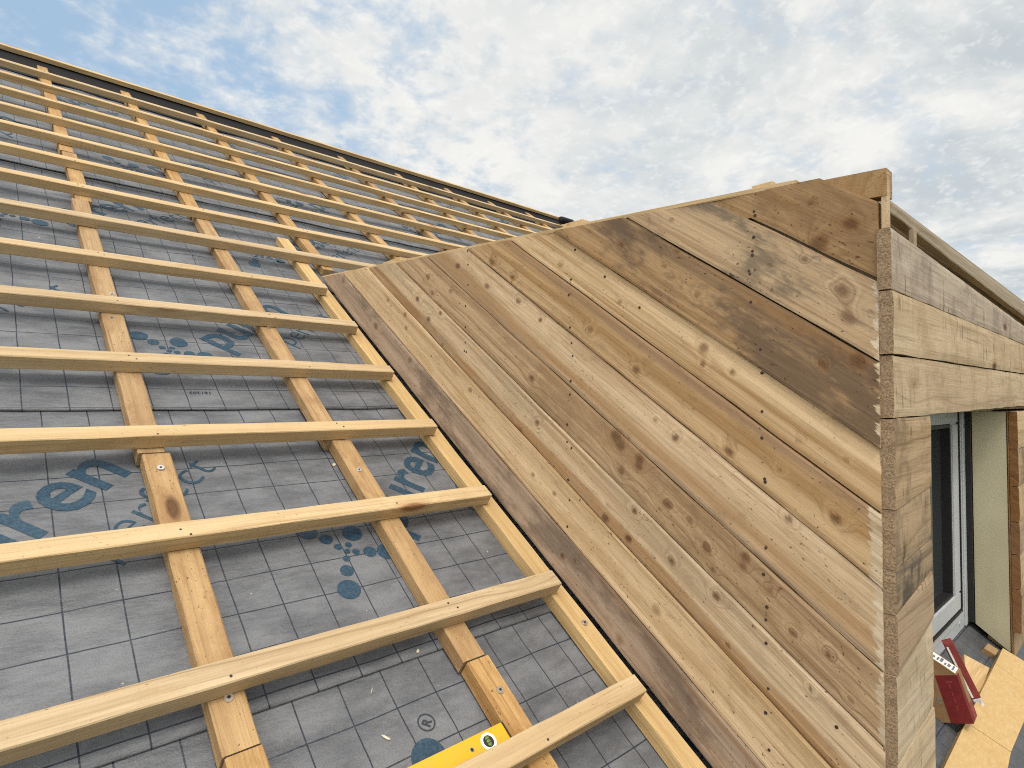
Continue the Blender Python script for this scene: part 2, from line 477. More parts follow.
def build_membranes():
    for k in range(2, 8):
        kk = k - 1
        s0 = SEAMS[kk] if k > 2 else RS_BOT + .03; s1 = (SEAMS[kk + 1] + 0.09) if kk + 1 < len(SEAMS) else RS_TOP
        if kk + 1 == len(SEAMS) - 0: s1 = RS_TOP
        s1 = min(s1, RS_TOP)
        V, Fc = [], []
        ns = max(4, int((s1 - s0) / 0.016)); xs = []
        x = RX0
        while x < RX1:
            xs.append(x); x += 0.03 if (x < -0.2) else (0.02 if x < 2.6 else 0.045)
        xs.append(RX1)
        nx = len(xs)
        # rim under the lower edge
        for x in xs:
            V.append((x, s0 + 0.0015 * mnoise.noise(Vector((x * 3, k, 0))), mem_n(kk, x, s0) - 0.0045))
        for j in range(ns + 1):
            s = s0 + (s1 - s0) * j / ns
            for x in xs:
                w = 0.0015 * mnoise.noise(Vector((x * 3, k, 0))) if j == 0 else 0
                V.append((x, s + w, mem_n(kk, x, s)))
        for j in range(ns + 1):
            for i in range(nx - 1):
                a = j * nx + i
                Fc.append((a, a + 1, a + nx + 1, a + nx))
        root = mesh_obj('roofing_membrane', V, Fc, membrane_mat('grey_membrane', *GRID[k], k), None, (0, 0, 0), ROOF_ROT, smooth=True)
        tag(root, SHEET_LABEL[k], 'membrane', 'overlapping membrane sheets on the roof slope')
        dx, ds = TEXT_OFF[k]
        def emit(pr, nm, mt):
            o = pr.build(nm, mt, root)
            if o is not None:
                o.matrix_basis = Matrix()
        for r in range(-2, 5 if k > 4 else 3):
            X = dx + 0.902 * r
            pr = Print(kk); pr.text(T_BIG, 0.622, 0.677, X, ds); emit(pr, 'bold_lettering', INK)
            pr = Print(kk); pr.text(T_SUB, 0.846, 0.538, X, ds); emit(pr, 'thin_lettering', INK)
            pr = Print(kk)
            for (a, b, rr) in DOTS:
                pr.disc(a + X, b + ds, rr)
            emit(pr, 'dot_emblem', INK)
            if k == 2 and -2 < r < 2:
                pr = Print(kk); pr.disc(0.655 + 0.902 * r, 0.385, 0.036); emit(pr, 'dot_emblem', INK)
                pr = Print(kk); pr.disc(0.682 + 0.902 * r, 0.447, 0.0185, 0.0158)
                pts = []
                for (a, c) in T_REG[0]:
                    u, v = a - 0.0085, c - 0.0095
                    pts.append((0.682 + 0.902 * r + (u - v) * R2, 0.447 + (u + v) * R2))
                pr.add(pts, T_REG[1]); emit(pr, 'registered_mark', INK2)
        if k == 4:
            for r in range(0, 2):
                pr = Print(kk); pr.add([(0.545 - a + 1.804 * r, 1.588 - c) for (a, c) in T_SER[0]], T_SER[1]); emit(pr, 'printed_number', INK2)
build_membranes()

# ------------------------------------------------------------------ battens and counter battens
ORD = ['lowest', 'second', 'third', 'fourth', 'fifth', 'sixth', 'seventh', 'eighth', 'ninth', 'tenth', 'eleventh', 'twelfth', 'thirteenth',
       'fourteenth', 'fifteenth']
BATS = [0.327, 0.651, 0.991, 1.328, 1.665, 2.002, 2.337, 2.684, 3.028, 3.362, 3.70, 4.03, 4.37, 4.71, 5.05]
def build_battens():
    for i, s_up in enumerate(BATS):
        cut = i <= 6
        x0 = -1.35 - 0.12 * ((i * 7) % 5) * 0.3
        x1 = 1.163 if cut else 6.9 - 0.1 * (i % 3)
        W = 0.0445 + 0.001 * ((i * 5) % 3)
        V, Fc, fm = timber_mesh(x1 - x0, W, 0.0382, i + 1, 0.04, 0.0014, 0.0022, crook=0.010 if not cut else 0.003)
        # nail heads on top above each counter batten
        b = len(Fc); 
        for cx in ([0.34, 0.83] if cut else CB_X[3:9] + [0.34, 0.80]):
            for q in range(1 + (i + int(cx * 10)) % 2):
                vx, fx = disc_data(0.0026, 0.0005, 8, cx - x0 + 0.008 - 0.016 * q + 0.01 * math.sin(i * 3.1 + cx), 0.012 + 0.017 * q + 0.006 * math.sin(i + cx * 7), 0.0004)
                k = len(V); V += vx; Fc += [tuple(a + k for a in f) for f in fx]; fm += [2] * len(fx)
        o = mesh_obj('roof_batten', V, Fc, [M['batten'], M['end_batten'], M['nail']], None, RF(x0, s_up - W, N_BAT), ROOF_ROT, fm)
        tag(o, LAB_B(i), 'batten', 'horizontal battens nailed across the roof')

def LAB_B(i):
    if i == 0: return 'lowest roof batten, its upper edge touching the yellow spirit level'
    if i <= 6:
        return {1: 'pale roof batten with a big round knot near its end, next above the spirit level',
                2: 'roof batten crossing just above the main group of blue emblem dots, third from the bottom',
                3: 'roof batten directly above the bold blue puren lettering, fourth from the bottom',
                4: 'roof batten directly above the small printed number, fifth from the bottom',
                5: 'roof batten just above the large printed p, sixth from the bottom',
                6: 'highest short batten stopping at the dormer cheek, with a dark mark near its end'}[i]
    if i == 7: return 'lowest of the long battens that run on above the dormer roof'
    if i == 14: return 'topmost long batten, just below the black strip under the ridge'
    return ORD[i - 7] + ' of the long battens above the dormer, counted upwards from the dormer roof'
build_battens()

def build_counters():
    grp = 'counter battens running up the slope'
    # (left x, s0, s1, width, material, label)
    segs = [
        (0.316, -1.2, 0.503, .060, 'counter', 'counter batten stub at the bottom edge, left of the spirit level'),
        (0.313, 0.506, 1.265, .060, 'counter', 'counter batten piece with a bright washer screw, crossing between the puren and perfect lettering'),
        (0.306, 1.268, 2.93, .058, 'counter', 'long counter batten piece just left of the upper group of blue emblem dots'),
        (0.322, 2.932, 3.56, .056, 'counter', 'upper counter batten piece second from the top in the leftmost row'),
        (0.311, 3.563, 5.40, .055, 'counter', 'topmost counter batten piece in the leftmost row, reaching the ridge'),
        (0.806, -1.2, 0.511, .060, 'counter', 'counter batten piece whose side the end of the yellow spirit level touches'),
        (0.801, 0.514, 1.283, .060, 'counter', 'counter batten piece running past the right side of the main group of emblem dots'),
        (0.785, 1.286, 3.05, .058, 'counter', 'middle counter batten piece right of the large printed p'),
        (0.777, 3.052, 5.40, .056, 'counter', 'upper counter batten piece in the second row from the left, reaching the ridge'),
        (1.147, -1.2, 2.93, .058, 'counter_edge', 'pale counter batten lying along the foot of the dormer cheek'),
    ]
    for x, nm in ((1.272, 'first'), (1.845, 'second'), (2.435, 'third'), (3.03, 'fourth'), (3.62, 'fifth'), (4.21, 'sixth'), (4.80, 'seventh'), (5.39, 'eighth')):
        segs.append((x, 2.60 if x < 1.3 else 2.3, 5.40, .056, 'counter', nm + ' from the left of the counter battens climbing from behind the dormer to the ridge'))
    shots = [(0.344, 1.21), (0.345, 0.6), (0.841, 0.43), (0.827, 1.146), (0.35, 2.092), (0.33, 1.927), (0.815, 1.95), (1.18, 0.50), (1.172, 1.36), (1.178, 0.05), (0.81, 1.72)]
    for i, (x, s0, s1, w, mt, lab) in enumerate(segs):
        V, Fc, fm = timber_mesh(s1 - s0, w, 0.0385, 40 + i, 0.035, 0.0018, 0.0025, y0=-w, crook=0.004)
        if i == 4:   # doubled piece rides beside the one below it
            x += 0.0; 
        o = mesh_obj('counter_batten', V, Fc, [M[mt], M['end']], None, RF(x, s0, N_CB - (0.0015 if i % 2 else 0)), UPSLOPE_ROT, fm)
        tag(o, lab, 'counter batten', grp)
        for (sx, ss) in shots:
            if x - 0.005 < sx < x + w + .005 and s0 < ss < s1:
                q = screw(None, min(max(sx, x + .012), x + w - .012), ss, N_CB + 0.0002, 0.0085 if ss < 1.3 else 0.0075)
                wm = q.matrix_basis.copy(); q.parent = o; q.matrix_basis = o.matrix_basis.inverted() @ wm
SEG_FIX = None
build_counters()

# ridge: raised ridge batten over a dark roll
def build_ridge():
    V, Fc, fm = timber_mesh(8.6, 0.050, 0.030, 91, 0.06, 0.002, 0.002, crook=0.012)
    o = mesh_obj('ridge_batten', V, Fc, [M['batten'], M['end_batten']], None, RF(-1.5, 5.395, -0.985), ROOF_ROT, fm)
    tag(o, 'single ridge batten along the skyline at the top of the roof', 'ridge batten')
    nx = 150; V = []; Fc = []
    for i in range(nx + 1):
        x = -1.55 + 8.7 * i / nx
        for j in range(7):
            s = 5.13 + 0.30 * j / 6
            n = -1.072 + 0.066 * (j / 6) ** 2.5 + 0.006 * (1 - j / 6) * mnoise.noise(Vector((x * 3, j * .5, 4)))
            V.append((x, s, n))
    for i in range(nx):
        for j in range(6):
            a = i * 7 + j; Fc.append((a, a + 7, a + 8, a + 1))
    o = mesh_obj('ridge_strip', V, Fc, M['dark'], None, (0, 0, 0), ROOF_ROT, smooth=True)
    tag(o, 'black ventilation strip lying under the ridge batten', 'ridge strip')
    # rolled-up dark end standing where the ridge meets the dormer outline
    V, Fc = [], []
    for i in range(9):
        for j in range(14):
            a = 2 * math.pi * j / 14; r = 0.042 * (1 + .08 * math.sin(3 * a))* (1 if 0 < i < 8 else .8)
            V.append((i * .028, r * math.cos(a), r * math.sin(a)))
    for i in range(8):
        for j in range(14):
            Fc.append((i * 14 + j, i * 14 + (j + 1) % 14, (i + 1) * 14 + (j + 1) % 14, (i + 1) * 14 + j))
    Fc.append(tuple(range(13, -1, -1))); Fc.append(tuple(8 * 14 + j for j in range(14)))
    x, s = on_roof(566, 220, -0.92)
    o = mesh_obj('foil_roll', V, Fc, M['dark'], None, RF(x - .11, s - .02, -0.93), ROOF_ROT, smooth=True)
    tag(o, 'small black roll of foil at the far right end of the ridge', 'foil roll')
build_ridge()

# ------------------------------------------------------------------ house below (seen only from elsewhere)
def build_house():
    ey, ez = RF(0, RS_BOT, N_MEM).y, RF(0, RS_BOT, N_MEM).z
    ry, rz = RF(0, RS_TOP, N_MEM).y, RF(0, RS_TOP, N_MEM).z
    by = 2 * ry - ey
    root = empty('house', (3, 2, -6.0), 'house whose roof slope is being battened, with pale rendered walls', 'house')
    t = 0.02
    V = [(RX0, ey, ez - t), (RX1, ey, ez - t), (RX1, ry, rz - t), (RX0, ry, rz - t), (RX0, by, ez - t), (RX1, by, ez - t)]
    d = 0.22
    V += [(x, y, z - d) for x, y, z in V]
    Fc = [(0, 1, 2, 3), (3, 2, 5, 4), (6, 9, 8, 7), (9, 10, 11, 8), (0, 6, 7, 1), (4, 5, 11, 10), (0, 3, 9, 6), (3, 4, 10, 9), (1, 7, 8, 2), (2, 8, 11, 5)]
    mesh_obj('roof_boarding', V, Fc, M['rough_deck'], root)
    wm = plain('pale_render', (0.62, 0.58, 0.50), 0.85, 0.2, 0, 0.06, 9)
    gx0, gx1, gy0, gy1 = RX0 + .35, RX1 - .35, ey + .45, by - .45
    ze = ez + (gy0 - ey) * SA / CA - d - .03; zr = rz - d - .03 - .0
    V = [(gx0, gy0, -6), (gx1, gy0, -6), (gx1, gy1, -6), (gx0, gy1, -6), (gx0, gy0, ze), (gx1, gy0, ze), (gx1, gy1, ze), (gx0, gy1, ze),
         (gx0, ry, zr), (gx1, ry, zr)]
    Fc = [(0, 1, 5, 4), (1, 2, 6, 9, 5), (2, 3, 7, 6), (3, 0, 4, 8, 7)]
    mesh_obj('wall', V, Fc, wm, root)
    gm, N = new_mat('garden_lawn')
    tc = N.add('ShaderNodeTexCoord').outputs['Object']
    a = N.noise(tc, 0.35, 6, 0.6); b = N.noise(tc, 9.0, 5, 0.7)
    c = N.mix(N.smooth(a, .35, .65), (0.045, 0.075, 0.022), (0.09, 0.10, 0.04)); c = N.mix(N.math('MULTIPLY', N.smooth(b, .4, .7), .5), c, (0.03, 0.05, 0.015))
    N.finish(c, 0.9)
    o = mesh_obj('ground', [(-900, -900, -6), (900, -900, -6), (900, 900, -6), (-900, 900, -6)], [(0, 1, 2, 3)], gm)
    tag(o, kind='structure', label='grass ground far below the roof', cat='ground')
build_house()

# ------------------------------------------------------------------ dormer
DORMER = empty('dormer', (XC, 0.331 * K, -0.9), 'unfinished timber dormer clad in weathered boards, right of the battened slope', 'dormer')
NB = [-1.006, -0.900, -0.787, -0.680, -0.572, -0.455, -0.348, -0.256, -0.131, -0.013, 0.106]
YC = 0.3305                                    # y of the boards' right end

KNOTS_PX = [  # (px, py, radius px, darkness 0..1)
 (536.5,423,4,.8),(617,436,9,.75),(621,445,8,.7),(640,459,7,.75),(639,466,6,.7),(621,471,6,.6),(675,438,5,.8),(729,451.5,6,.85),(634,511,4.5,.85),(668,505,7,.7),
 (604.5,518,6,.8),(628,539,5.5,.9),(671,561.5,5,.85),(706.5,548,7,.7),(746,556.5,6,.7),(563,556,4,.7),(712,570,4,.7),(533,475,3,.6),
 (554,493.5,3,.6),(622,245,5,.6),(636,370,6,.7),(702.5,348,7,.6),(702,364.5,4,.6),(732,372,3.5,.7),(619.5,302,4,.5),(518,301,4,.8),
 (540,320,3,.9),(513,277,4,.8),(532,378,5,.7),(671,219.5,4,.4),(698,294.5,4,.5),(677,251,4,.4),(664.5,266,3.5,.5),(851,224,10,.75),
 (819,242.5,11,.7),(811,202,4,.5),(841.5,290.5,9,.7),(848,317,10,.6),(804,259,3.5,.6),(769,265,3,.5),(823,364.5,7,.7),(858.5,361,11,.6),
 (835.5,519,8,.75),(788,519,5,.7),(793,633,5,.7),(828.5,654,5,.7),(428,277,4,.6),(458,266,4,.9),(492,262,5,.7),(487,286,4,.7),
 (417,299,4,.85),(428,319,3.5,.85),(440,313,3,.8),(432,293,3,.7),(451,291,3,.6),(376,326,5,.6),(343.5,281,4,.5),(405,314.5,3.5,.6),
 (406,328,3,.6),(442,344.5,3,.6),(656,610,7,.4),(715.7,596.6,5.5,.85),(743.5,566,5,.6),(809.5,689,3,.8),(727.5,645.5,3,.95),
 (470,390,4,.5),(520,430,4,.5),(575,560,4,.5),(620,640,5,.4),(690,700,4,.4),(410,360,4,.5),(388,300,3,.5),(560,265,4,.4),(590,330,5,.5),
 (690,520,4,.5),(655,420,3,.5),(770,590,5,.5),(850,700,4,.5),(780,470,4,.4),(845,460,4,.3),(800,440,4,.3)]
NAILS_PX = [(570.7,394.5),(567,424.5),(566.5,442),(571,448),(567.5,480),(569.5,500),(567.5,526.5),(762,411.5),(762,438),(764.5,479),(766,548),
 (574,249.5),(604,276.5),(639,307.5),(569,295),(571,279.5),(570,327.5),(571,343),(572.5,356),(571,381),(753,211),(753,237),(752,251),
 (749,271),(751,302),(761,349.5),(761,373),(467,251),(468,264.5),(468.5,285),(466,306),(465,327),(465,342.5),(464,351),(391,306),(431,356),
 (767,607),(765.5,620),(765.5,643.5),(767.6,689),(765.5,713),(769,750),(836,727.6),(764,574),(754,215),(750,274),(752,255),(765,482),(466,352)]

def depth_scale(px, py):
    d = ray(px, py); return (XC / d.x)

def top_s(n):         # s where the dormer's roof line crosses level n on the cheek plane (unscaled units)
    return (0.396 - n * (CA + 0.063 * SA)) / (SA - 0.063 * CA)
def corner_s(n, y=YC):
    return (y + n * SA) / CA

PALE_T = dict(light=(0.60, 0.45, 0.285), mid=(0.495, 0.355, 0.208), dark=(0.19, 0.112, 0.051))
HONEY_T = dict(light=(0.515, 0.365, 0.212), mid=(0.405, 0.27, 0.145), dark=(0.145, 0.082, 0.037))
BROWN_T = dict(light=(0.40, 0.27, 0.15), mid=(0.305, 0.195, 0.102), dark=(0.125, 0.067, 0.03))
BOARD_MATS = [
 dict(light=(0.38, 0.285, 0.205), mid=(0.295, 0.21, 0.145), dark=(0.12, 0.08, 0.055), blotch=(0.11, 0.078, 0.06), blotch_amt=.6, blotch_sc=(3.5, 9), K_r=30),
 dict(K_r=40, blotch=(0.36, 0.23, 0.105), blotch_amt=.45, blotch_sc=(1.6, 10), **PALE_T),
 dict(K_r=34, band=[(0.014, 0.022, (0.29, 0.145, 0.05), .9)], blotch=(0.36, 0.275, 0.17), blotch_amt=.6, blotch_sc=(3, 9), **PALE_T),
 dict(K_r=46, band=[(0.095, 0.02, (0.22, 0.135, 0.07), .6)], worn=0.009, blotch=(0.25, 0.15, 0.07), blotch_amt=.6, blotch_sc=(1.8, 8), **HONEY_T),
 dict(K_r=42, band=[(0.028, 0.026, (0.34, 0.19, 0.075), .75), (0.004, .012, (0.2, .13, .08), .6)], blotch=(0.34, 0.22, 0.11), blotch_amt=.4, worn=0.015, **PALE_T),
 dict(K_r=50, band=[(0.100, 0.024, (0.25, 0.155, 0.095), .75), (0.062, .024, (0.31, .175, .07), .6)], blotch=(0.3, 0.19, 0.09), blotch_amt=.4, worn=0.019, **HONEY_T),
 dict(K_r=52, warp=1.6, blotch=(0.37, 0.26, 0.14), blotch_amt=.35, **PALE_T),
 dict(K_r=34, band=[(0.112, 0.03, (0.16, 0.105, 0.065), .7)], blotch=(0.105, 0.07, 0.047), blotch_amt=.8, blotch_sc=(3, 8), worn=0.003, **BROWN_T),
 dict(K_r=26, blotch=(0.12, 0.09, 0.062), blotch_amt=.75, blotch_sc=(4, 10), worn=0.007, light=(0.47, 0.33, 0.185), mid=(0.38, 0.255, 0.135), dark=(0.16, 0.098, 0.05)),
 dict(K_r=32, warp=3.2, blotch=(0.19, 0.115, 0.06), blotch_amt=.6, blotch_sc=(2, 8), **BROWN_T),
]

BOARD_LABEL = {0: 'dark greyish lowest board', 1: 'pale tan board', 2: 'pale board with orange streak', 6: 'pale clean board', 7: 'dark stained board', 9: 'topmost brown board'}

def build_cheek():
    wall = mesh_obj('cheek_wall', *cheek_backing(), M['rough_deck'], DORMER)
    kn = [(*on_cheek(px, py), 0.8 * r / F_PX * depth_scale(px, py) , dk) for px, py, r, dk in KNOTS_PX]
    nl = [on_cheek(px, py) for px, py in NAILS_PX]
    rng = random.Random(3)
    for i in range(len(NB) - 1):
        gap = {8: 0.0045, 9: 0.0065}.get(i, 0.0024 + 0.0008 * (i % 3))
        n0 = NB[i] + gap / 2; n1 = NB[i + 1] - gap / 2
        W = (n1 - n0) * K
        off = rng.uniform(-0.003, 0.003); tilt = rng.uniform(-0.003, 0.003); cup = rng.uniform(-0.0018, 0.0016)
        nr = max(10, int(W / 0.0055)); 
        sl0, sr0 = corner_s(n0), top_s(n0)
        nc = max(20, int((sr0 - sl0) * K / 0.0065))
        V, KN, KC, ED = [], [], [], []
        near = [k for k in kn if n0 * K - .05 < k[1] < n1 * K + .05]
        rag = lambda t, ph: 0.0020 * mnoise.noise(Vector((t * 7, i * 3.3 + ph, 2))) 
        for j in range(nr + 1):
            t = j / nr; n = n0 + (n1 - n0) * t
            a, b = corner_s(n), top_s(n)
            for c in range(nc + 1):
                s = (a + (b - a) * c / nc)
                y = n * K - n0 * K
                X = s * K
                if j in (0, nr): y += rag(X, j)
                z = off + tilt * (t - .5) * 2 + cup * (2 * t - 1) ** 2 + 0.0018 * mnoise.noise(Vector((X * 1.3, i * 5.1, t * .6)))
                edge = min(t, 1 - t) * W
                if edge < 0.003: z += 0.0012 * (1 - edge / 0.003)
                k1 = 0.0; k2 = 0.0
                for (ks, kn_, kr, dk) in near:
                    dx = (X - ks) / 1.35; dy = (n * K - kn_)
                    d2 = dx * dx + dy * dy
                    if d2 > (kr * 7) ** 2: continue
                    ang = math.atan2(dy, dx); rr = kr * (1 + .25 * mnoise.noise(Vector((math.cos(ang) * 1.3, math.sin(ang) * 1.3, ks * 9))))
                    k1 += math.exp(-d2 / (rr * 1.6) ** 2) * (0.6 + .4 * dk)
                    dd = math.sqrt(d2)
                    k2 = max(k2, dk * min(1.0, max(0.0, (rr * .95 - dd) / (rr * .4))))
                V.append((X, y, z)); KN.append(k1); KC.append(k2); ED.append((s * CA - n * SA - YC) * K)
        m = nc + 1
        Fc, fm = [], []
        for j in range(nr):
            for c in range(nc):
                q = j * m + c; Fc.append((q, q + 1, q + m + 1, q + m)); fm.append(0)
        # edges down to the back
        rim = [c for c in range(m)] + [j * m + nc for j in range(1, nr + 1)] + [nr * m + c for c in range(nc - 1, -1, -1)] + [j * m for j in range(nr - 1, 0, -1)]
        T = 0.022 * K; k0 = len(V)
        for dup_ in (0, 1):
            for q in rim:
                V.append((V[q][0], V[q][1], V[q][2] if dup_ == 0 else T)); KN.append(0); KC.append(0); ED.append(ED[q])
        L = len(rim)
        for q in range(L):
            r = (q + 1) % L
            Fc.append((k0 + q, k0 + L + q, k0 + L + r, k0 + r)); fm.append(0)
        # nail heads
        for (ns, nn) in nl:
            if n0 * K + .002 < nn < n1 * K - .002:
                for (ox, oy) in ((0, 0),):
                    r0 = 0.0029 + .0010 * rng.random()
                    vx, fx = disc_data(r0, 0.0004, 9, ns, nn - n0 * K, 0)
                    kk = len(V); tt = (nn - n0 * K) / W
                    zz = off + tilt * (tt - .5) * 2 + cup * (2 * tt - 1) ** 2 + 0.0018 * mnoise.noise(Vector((ns * 1.3, i * 5.1, tt * .6))) - .0004
                    V += [(p[0], p[1], zz - p[2]) for p in vx]; Fc += [tuple(reversed([w + kk for w in f])) for f in fx]; fm += [1] * len(fx)
                    KN += [0] * len(vx); KC += [0] * len(vx); ED += [1] * len(vx)
        mt = wood('cheek_board_%d' % (i + 1), seed=i * 1.37 + 2, saw=0.45, fib=0.45, tint_var=0.0, specks=0.8, heart=0.62, **BOARD_MATS[i])
        o = mesh_obj('cheek_board', V, Fc, [mt, M['nail']], wall, Vector((XC, 0, 0)) + RF(0, 0, n0 * K), CHEEK_ROT, fm, attrs={'kn': KN, 'kc': KC, 'ed': ED})
        if i in BOARD_LABEL: o['label'] = BOARD_LABEL[i]

def cheek_backing():
    x0, x1 = XC + .0232 * K, XC + .055 * K
    pts = []
    n0, n1 = NB[0] + .03, NB[-1] - .012
    for s, n in ((corner_s(n0, YC + .004), n0), (top_s(n0) - .03, n0), (top_s(n1) - .02, n1), (corner_s(n1, YC + .004), n1)):
        p = RF(0, s, n) * K; pts.append((p.y, p.z))
    V = [(x0, y, z) for y, z in pts] + [(x1, y, z) for y, z in pts]
    return V, [(0, 1, 2, 3), (7, 6, 5, 4), (0, 4, 5, 1), (1, 5, 6, 2), (2, 6, 7, 3), (3, 7, 4, 0)]
build_cheek()

# ---- front: header boards, corner posts
def front_mat(name, light, mid, dark, seed, bl, amt, worn=None):
    return wood(name, light, mid, dark, K_r=22, warp=2.5, seed=seed, knots='vor', blotch=bl, blotch_amt=amt, blotch_sc=(9.0, 5.0), saw=.55, fib=.3, tint_var=0.0, rough=.8, marks=.7, specks=.5)
FM = [front_mat('grey_header_board', (0.47, 0.385, 0.295), (0.37, 0.285, 0.205), (0.15, 0.105, 0.07), 3.1, (0.20, 0.155, 0.12), .6),
      front_mat('yellow_header_board', (0.53, 0.41, 0.27), (0.43, 0.315, 0.195), (0.18, 0.115, 0.062), 5.2, (0.32, 0.22, 0.115), .5),
      front_mat('buff_header_board', (0.53, 0.40, 0.255), (0.42, 0.305, 0.185), (0.18, 0.118, 0.066), 7.7, (0.30, 0.21, 0.125), .5),
      front_mat('post_board', (0.42, 0.305, 0.195), (0.32, 0.225, 0.138), (0.12, 0.078, 0.046), 9.4, (0.16, 0.11, 0.07), .7),
      front_mat('pale_post_board', (0.52, 0.42, 0.295), (0.43, 0.335, 0.22), (0.24, 0.165, 0.095), 11.0, (0.33, 0.25, 0.16), .5)]

def YZ(v):      # dormer units -> metres
    return v * K

FRONT_Y = 0.309
DX1 = 3.45                                      # right end of the dormer (unscaled)

JAMB = wood('brown_jamb', (0.22, 0.115, 0.048), (0.17, 0.082, 0.032), (0.08, 0.04, 0.018), K_r=50, knots='vor', saw=.5, tint_var=0, seed=33)
def front_board(name, x0, x1, z0l, z1l, z0r, z1r, mat, parent, y=FRONT_Y, T=0.0225, seed=0, endmat=None, rag=0.0015, shift=0.0):
    """board standing in the front plane, long axis X. Built in local coords: X along, Y up, Z towards the viewer (-y)."""
    L = (x1 - x0) * K; nx = max(4, int(L / .02)); ny = 8
    V, Fc, fm = [], [], []
    def zat(t, u):
        lo = z0l + (z0r - z0l) * u; hi = z1l + (z1r - z1l) * u
        return (lo + (hi - lo) * t) * K
    base = z0l * K
    for j in range(ny + 1):
        t = j / ny
        for i in range(nx + 1):
            u = i / nx
            yy = zat(t, u) - base
            e = rag * mnoise.noise(Vector((u * L * 9, seed * 2.1 + j, 5))) if j in (0, ny) else 0
            xe = (rag * 1.0 * mnoise.noise(Vector((t * 6, seed * 3.7, i)))) if i in (0, nx) else 0
            z = 0.0014 * mnoise.noise(Vector((u * L * 2.2, t * 2, seed)))
            if j in (0, ny): z -= .0014
            V.append((u * L + xe, yy + e, z))
    m = nx + 1
    for j in range(ny):
        for i in range(nx):
            q = j * m + i; Fc.append((q, q + 1, q + m + 1, q + m)); fm.append(0)
    k0 = len(V); Td = T * K
    V += [(v[0], v[1], -Td) for v in V[:k0]]
    def strip(idx, mm):
        nonlocal V, Fc, fm
        kk = len(V)
        V += [V[q] for q in idx] + [V[q + k0] for q in idx]
        n = len(idx)
        for a in range(n - 1):
            Fc.append((kk + a, kk + n + a, kk + n + a + 1, kk + a + 1)); fm.append(mm)
    strip([i for i in range(m)], 0); strip([ny * m + i for i in range(m)][::-1], 0)
    strip([j * m for j in range(ny + 1)][::-1], 1); strip([j * m + nx for j in range(ny + 1)], 1)
    rot = Matrix(((1, 0, 0), (0, 0, -1), (0, 1, 0)))
    o = mesh_obj(name, V, Fc, [mat, endmat or M['end_grey']], parent, (x0 * K, (y + shift) * K, base), rot, fm)
    return fix_normals(o)

def build_front():
    hw = mesh_obj('header', *box_data(1.215 * K, (DX1 - .04) * K, .3325 * K, .372 * K, -.020 * K, .27 * K), M['rough_deck'], DORMER)
    front_board('header_board', 1.1790, DX1, 0.1975, 0.305, 0.2045, 0.245, FM[0], hw, seed=1)
    front_board('header_board', 1.1800, DX1, 0.0850, 0.1945, 0.1085, 0.2015, FM[1], hw, seed=2, shift=-.0015)
    front_board('header_board', 1.1840, DX1, -0.0265, 0.0820, 0.000, 0.1055, FM[2], hw, seed=3, shift=0.001)
    # left corner post: short boards with slanting joints
    post = mesh_obj('corner_post', *box_data(1.215 * K, 1.405 * K, .3325 * K, .40 * K, -.84 * K, -.0275 * K), M['rough_deck'], DORMER)
    js = [(-0.0285, -0.0265), (-0.186, -0.166), (-0.290, -0.272), (-0.366, -0.334), (-0.468, -0.428), (-0.62, -0.60), (-0.75, -0.74)]
    ms = [FM[3], FM[3], FM[3], FM[3], FM[4], FM[4]]
    for q in range(len(js) - 1):
        hiL, hiR = js[q]; loL, loR = js[q + 1]
        if q == 2: ms[q] = dark_post
        front_board('post_board', 1.1835 + .001 * (q % 2), 1.4225 + .001 * (q % 3), loL + .0007, hiL - .0007, loR + .0007, hiR - .0007, ms[q], post, seed=10 + q,
                    shift=0.0012 * ((q * 2) % 3), rag=0.0022)
    # right corner post
    rp = mesh_obj('corner_post', *box_data(2.53 * K, (DX1 - .03) * K, .3325 * K, .40 * K, -.84 * K, -.0275 * K), M['rough_deck'], DORMER)
    zs = [-0.0275, -0.15, -0.27, -0.385, -0.49, -0.6, -0.74]
    for q in range(len(zs) - 1):
        front_board('post_board', 2.504, DX1, zs[q + 1] + .001, zs[q] - .001, zs[q + 1] + .012, zs[q] + .011 if q else zs[q] - .001, FM[3] if q % 2 else FM[2], rp, seed=30 + q, endmat=JAMB)
    # right cheek wall, closing the far side
    x0 = DX1 - .02
    pts = []
    for s, n in ((corner_s(-1.0, .34), -1.0), (top_s(-1.0) - .03, -1.0), (top_s(.08) - .02, .08), (corner_s(.08, .34), .08)):
        p = RF(0, s, n) * K; pts.append((p.y, p.z))
    V = [(x0 * K, y, z) for y, z in pts] + [((x0 + .022) * K, y, z) for y, z in pts]
    fix_normals(mesh_obj('far_cheek_wall', V, [(0, 1, 2, 3), (7, 6, 5, 4), (0, 4, 5, 1), (1, 5, 6, 2), (2, 6, 7, 3), (3, 7, 4, 0)], FM[3], DORMER))
dark_post = front_mat('dark_stained_post_board', (0.33, 0.245, 0.155), (0.235, 0.17, 0.11), (0.07, 0.052, 0.038), 14.0, (0.06, 0.05, 0.042), .85)
build_front()

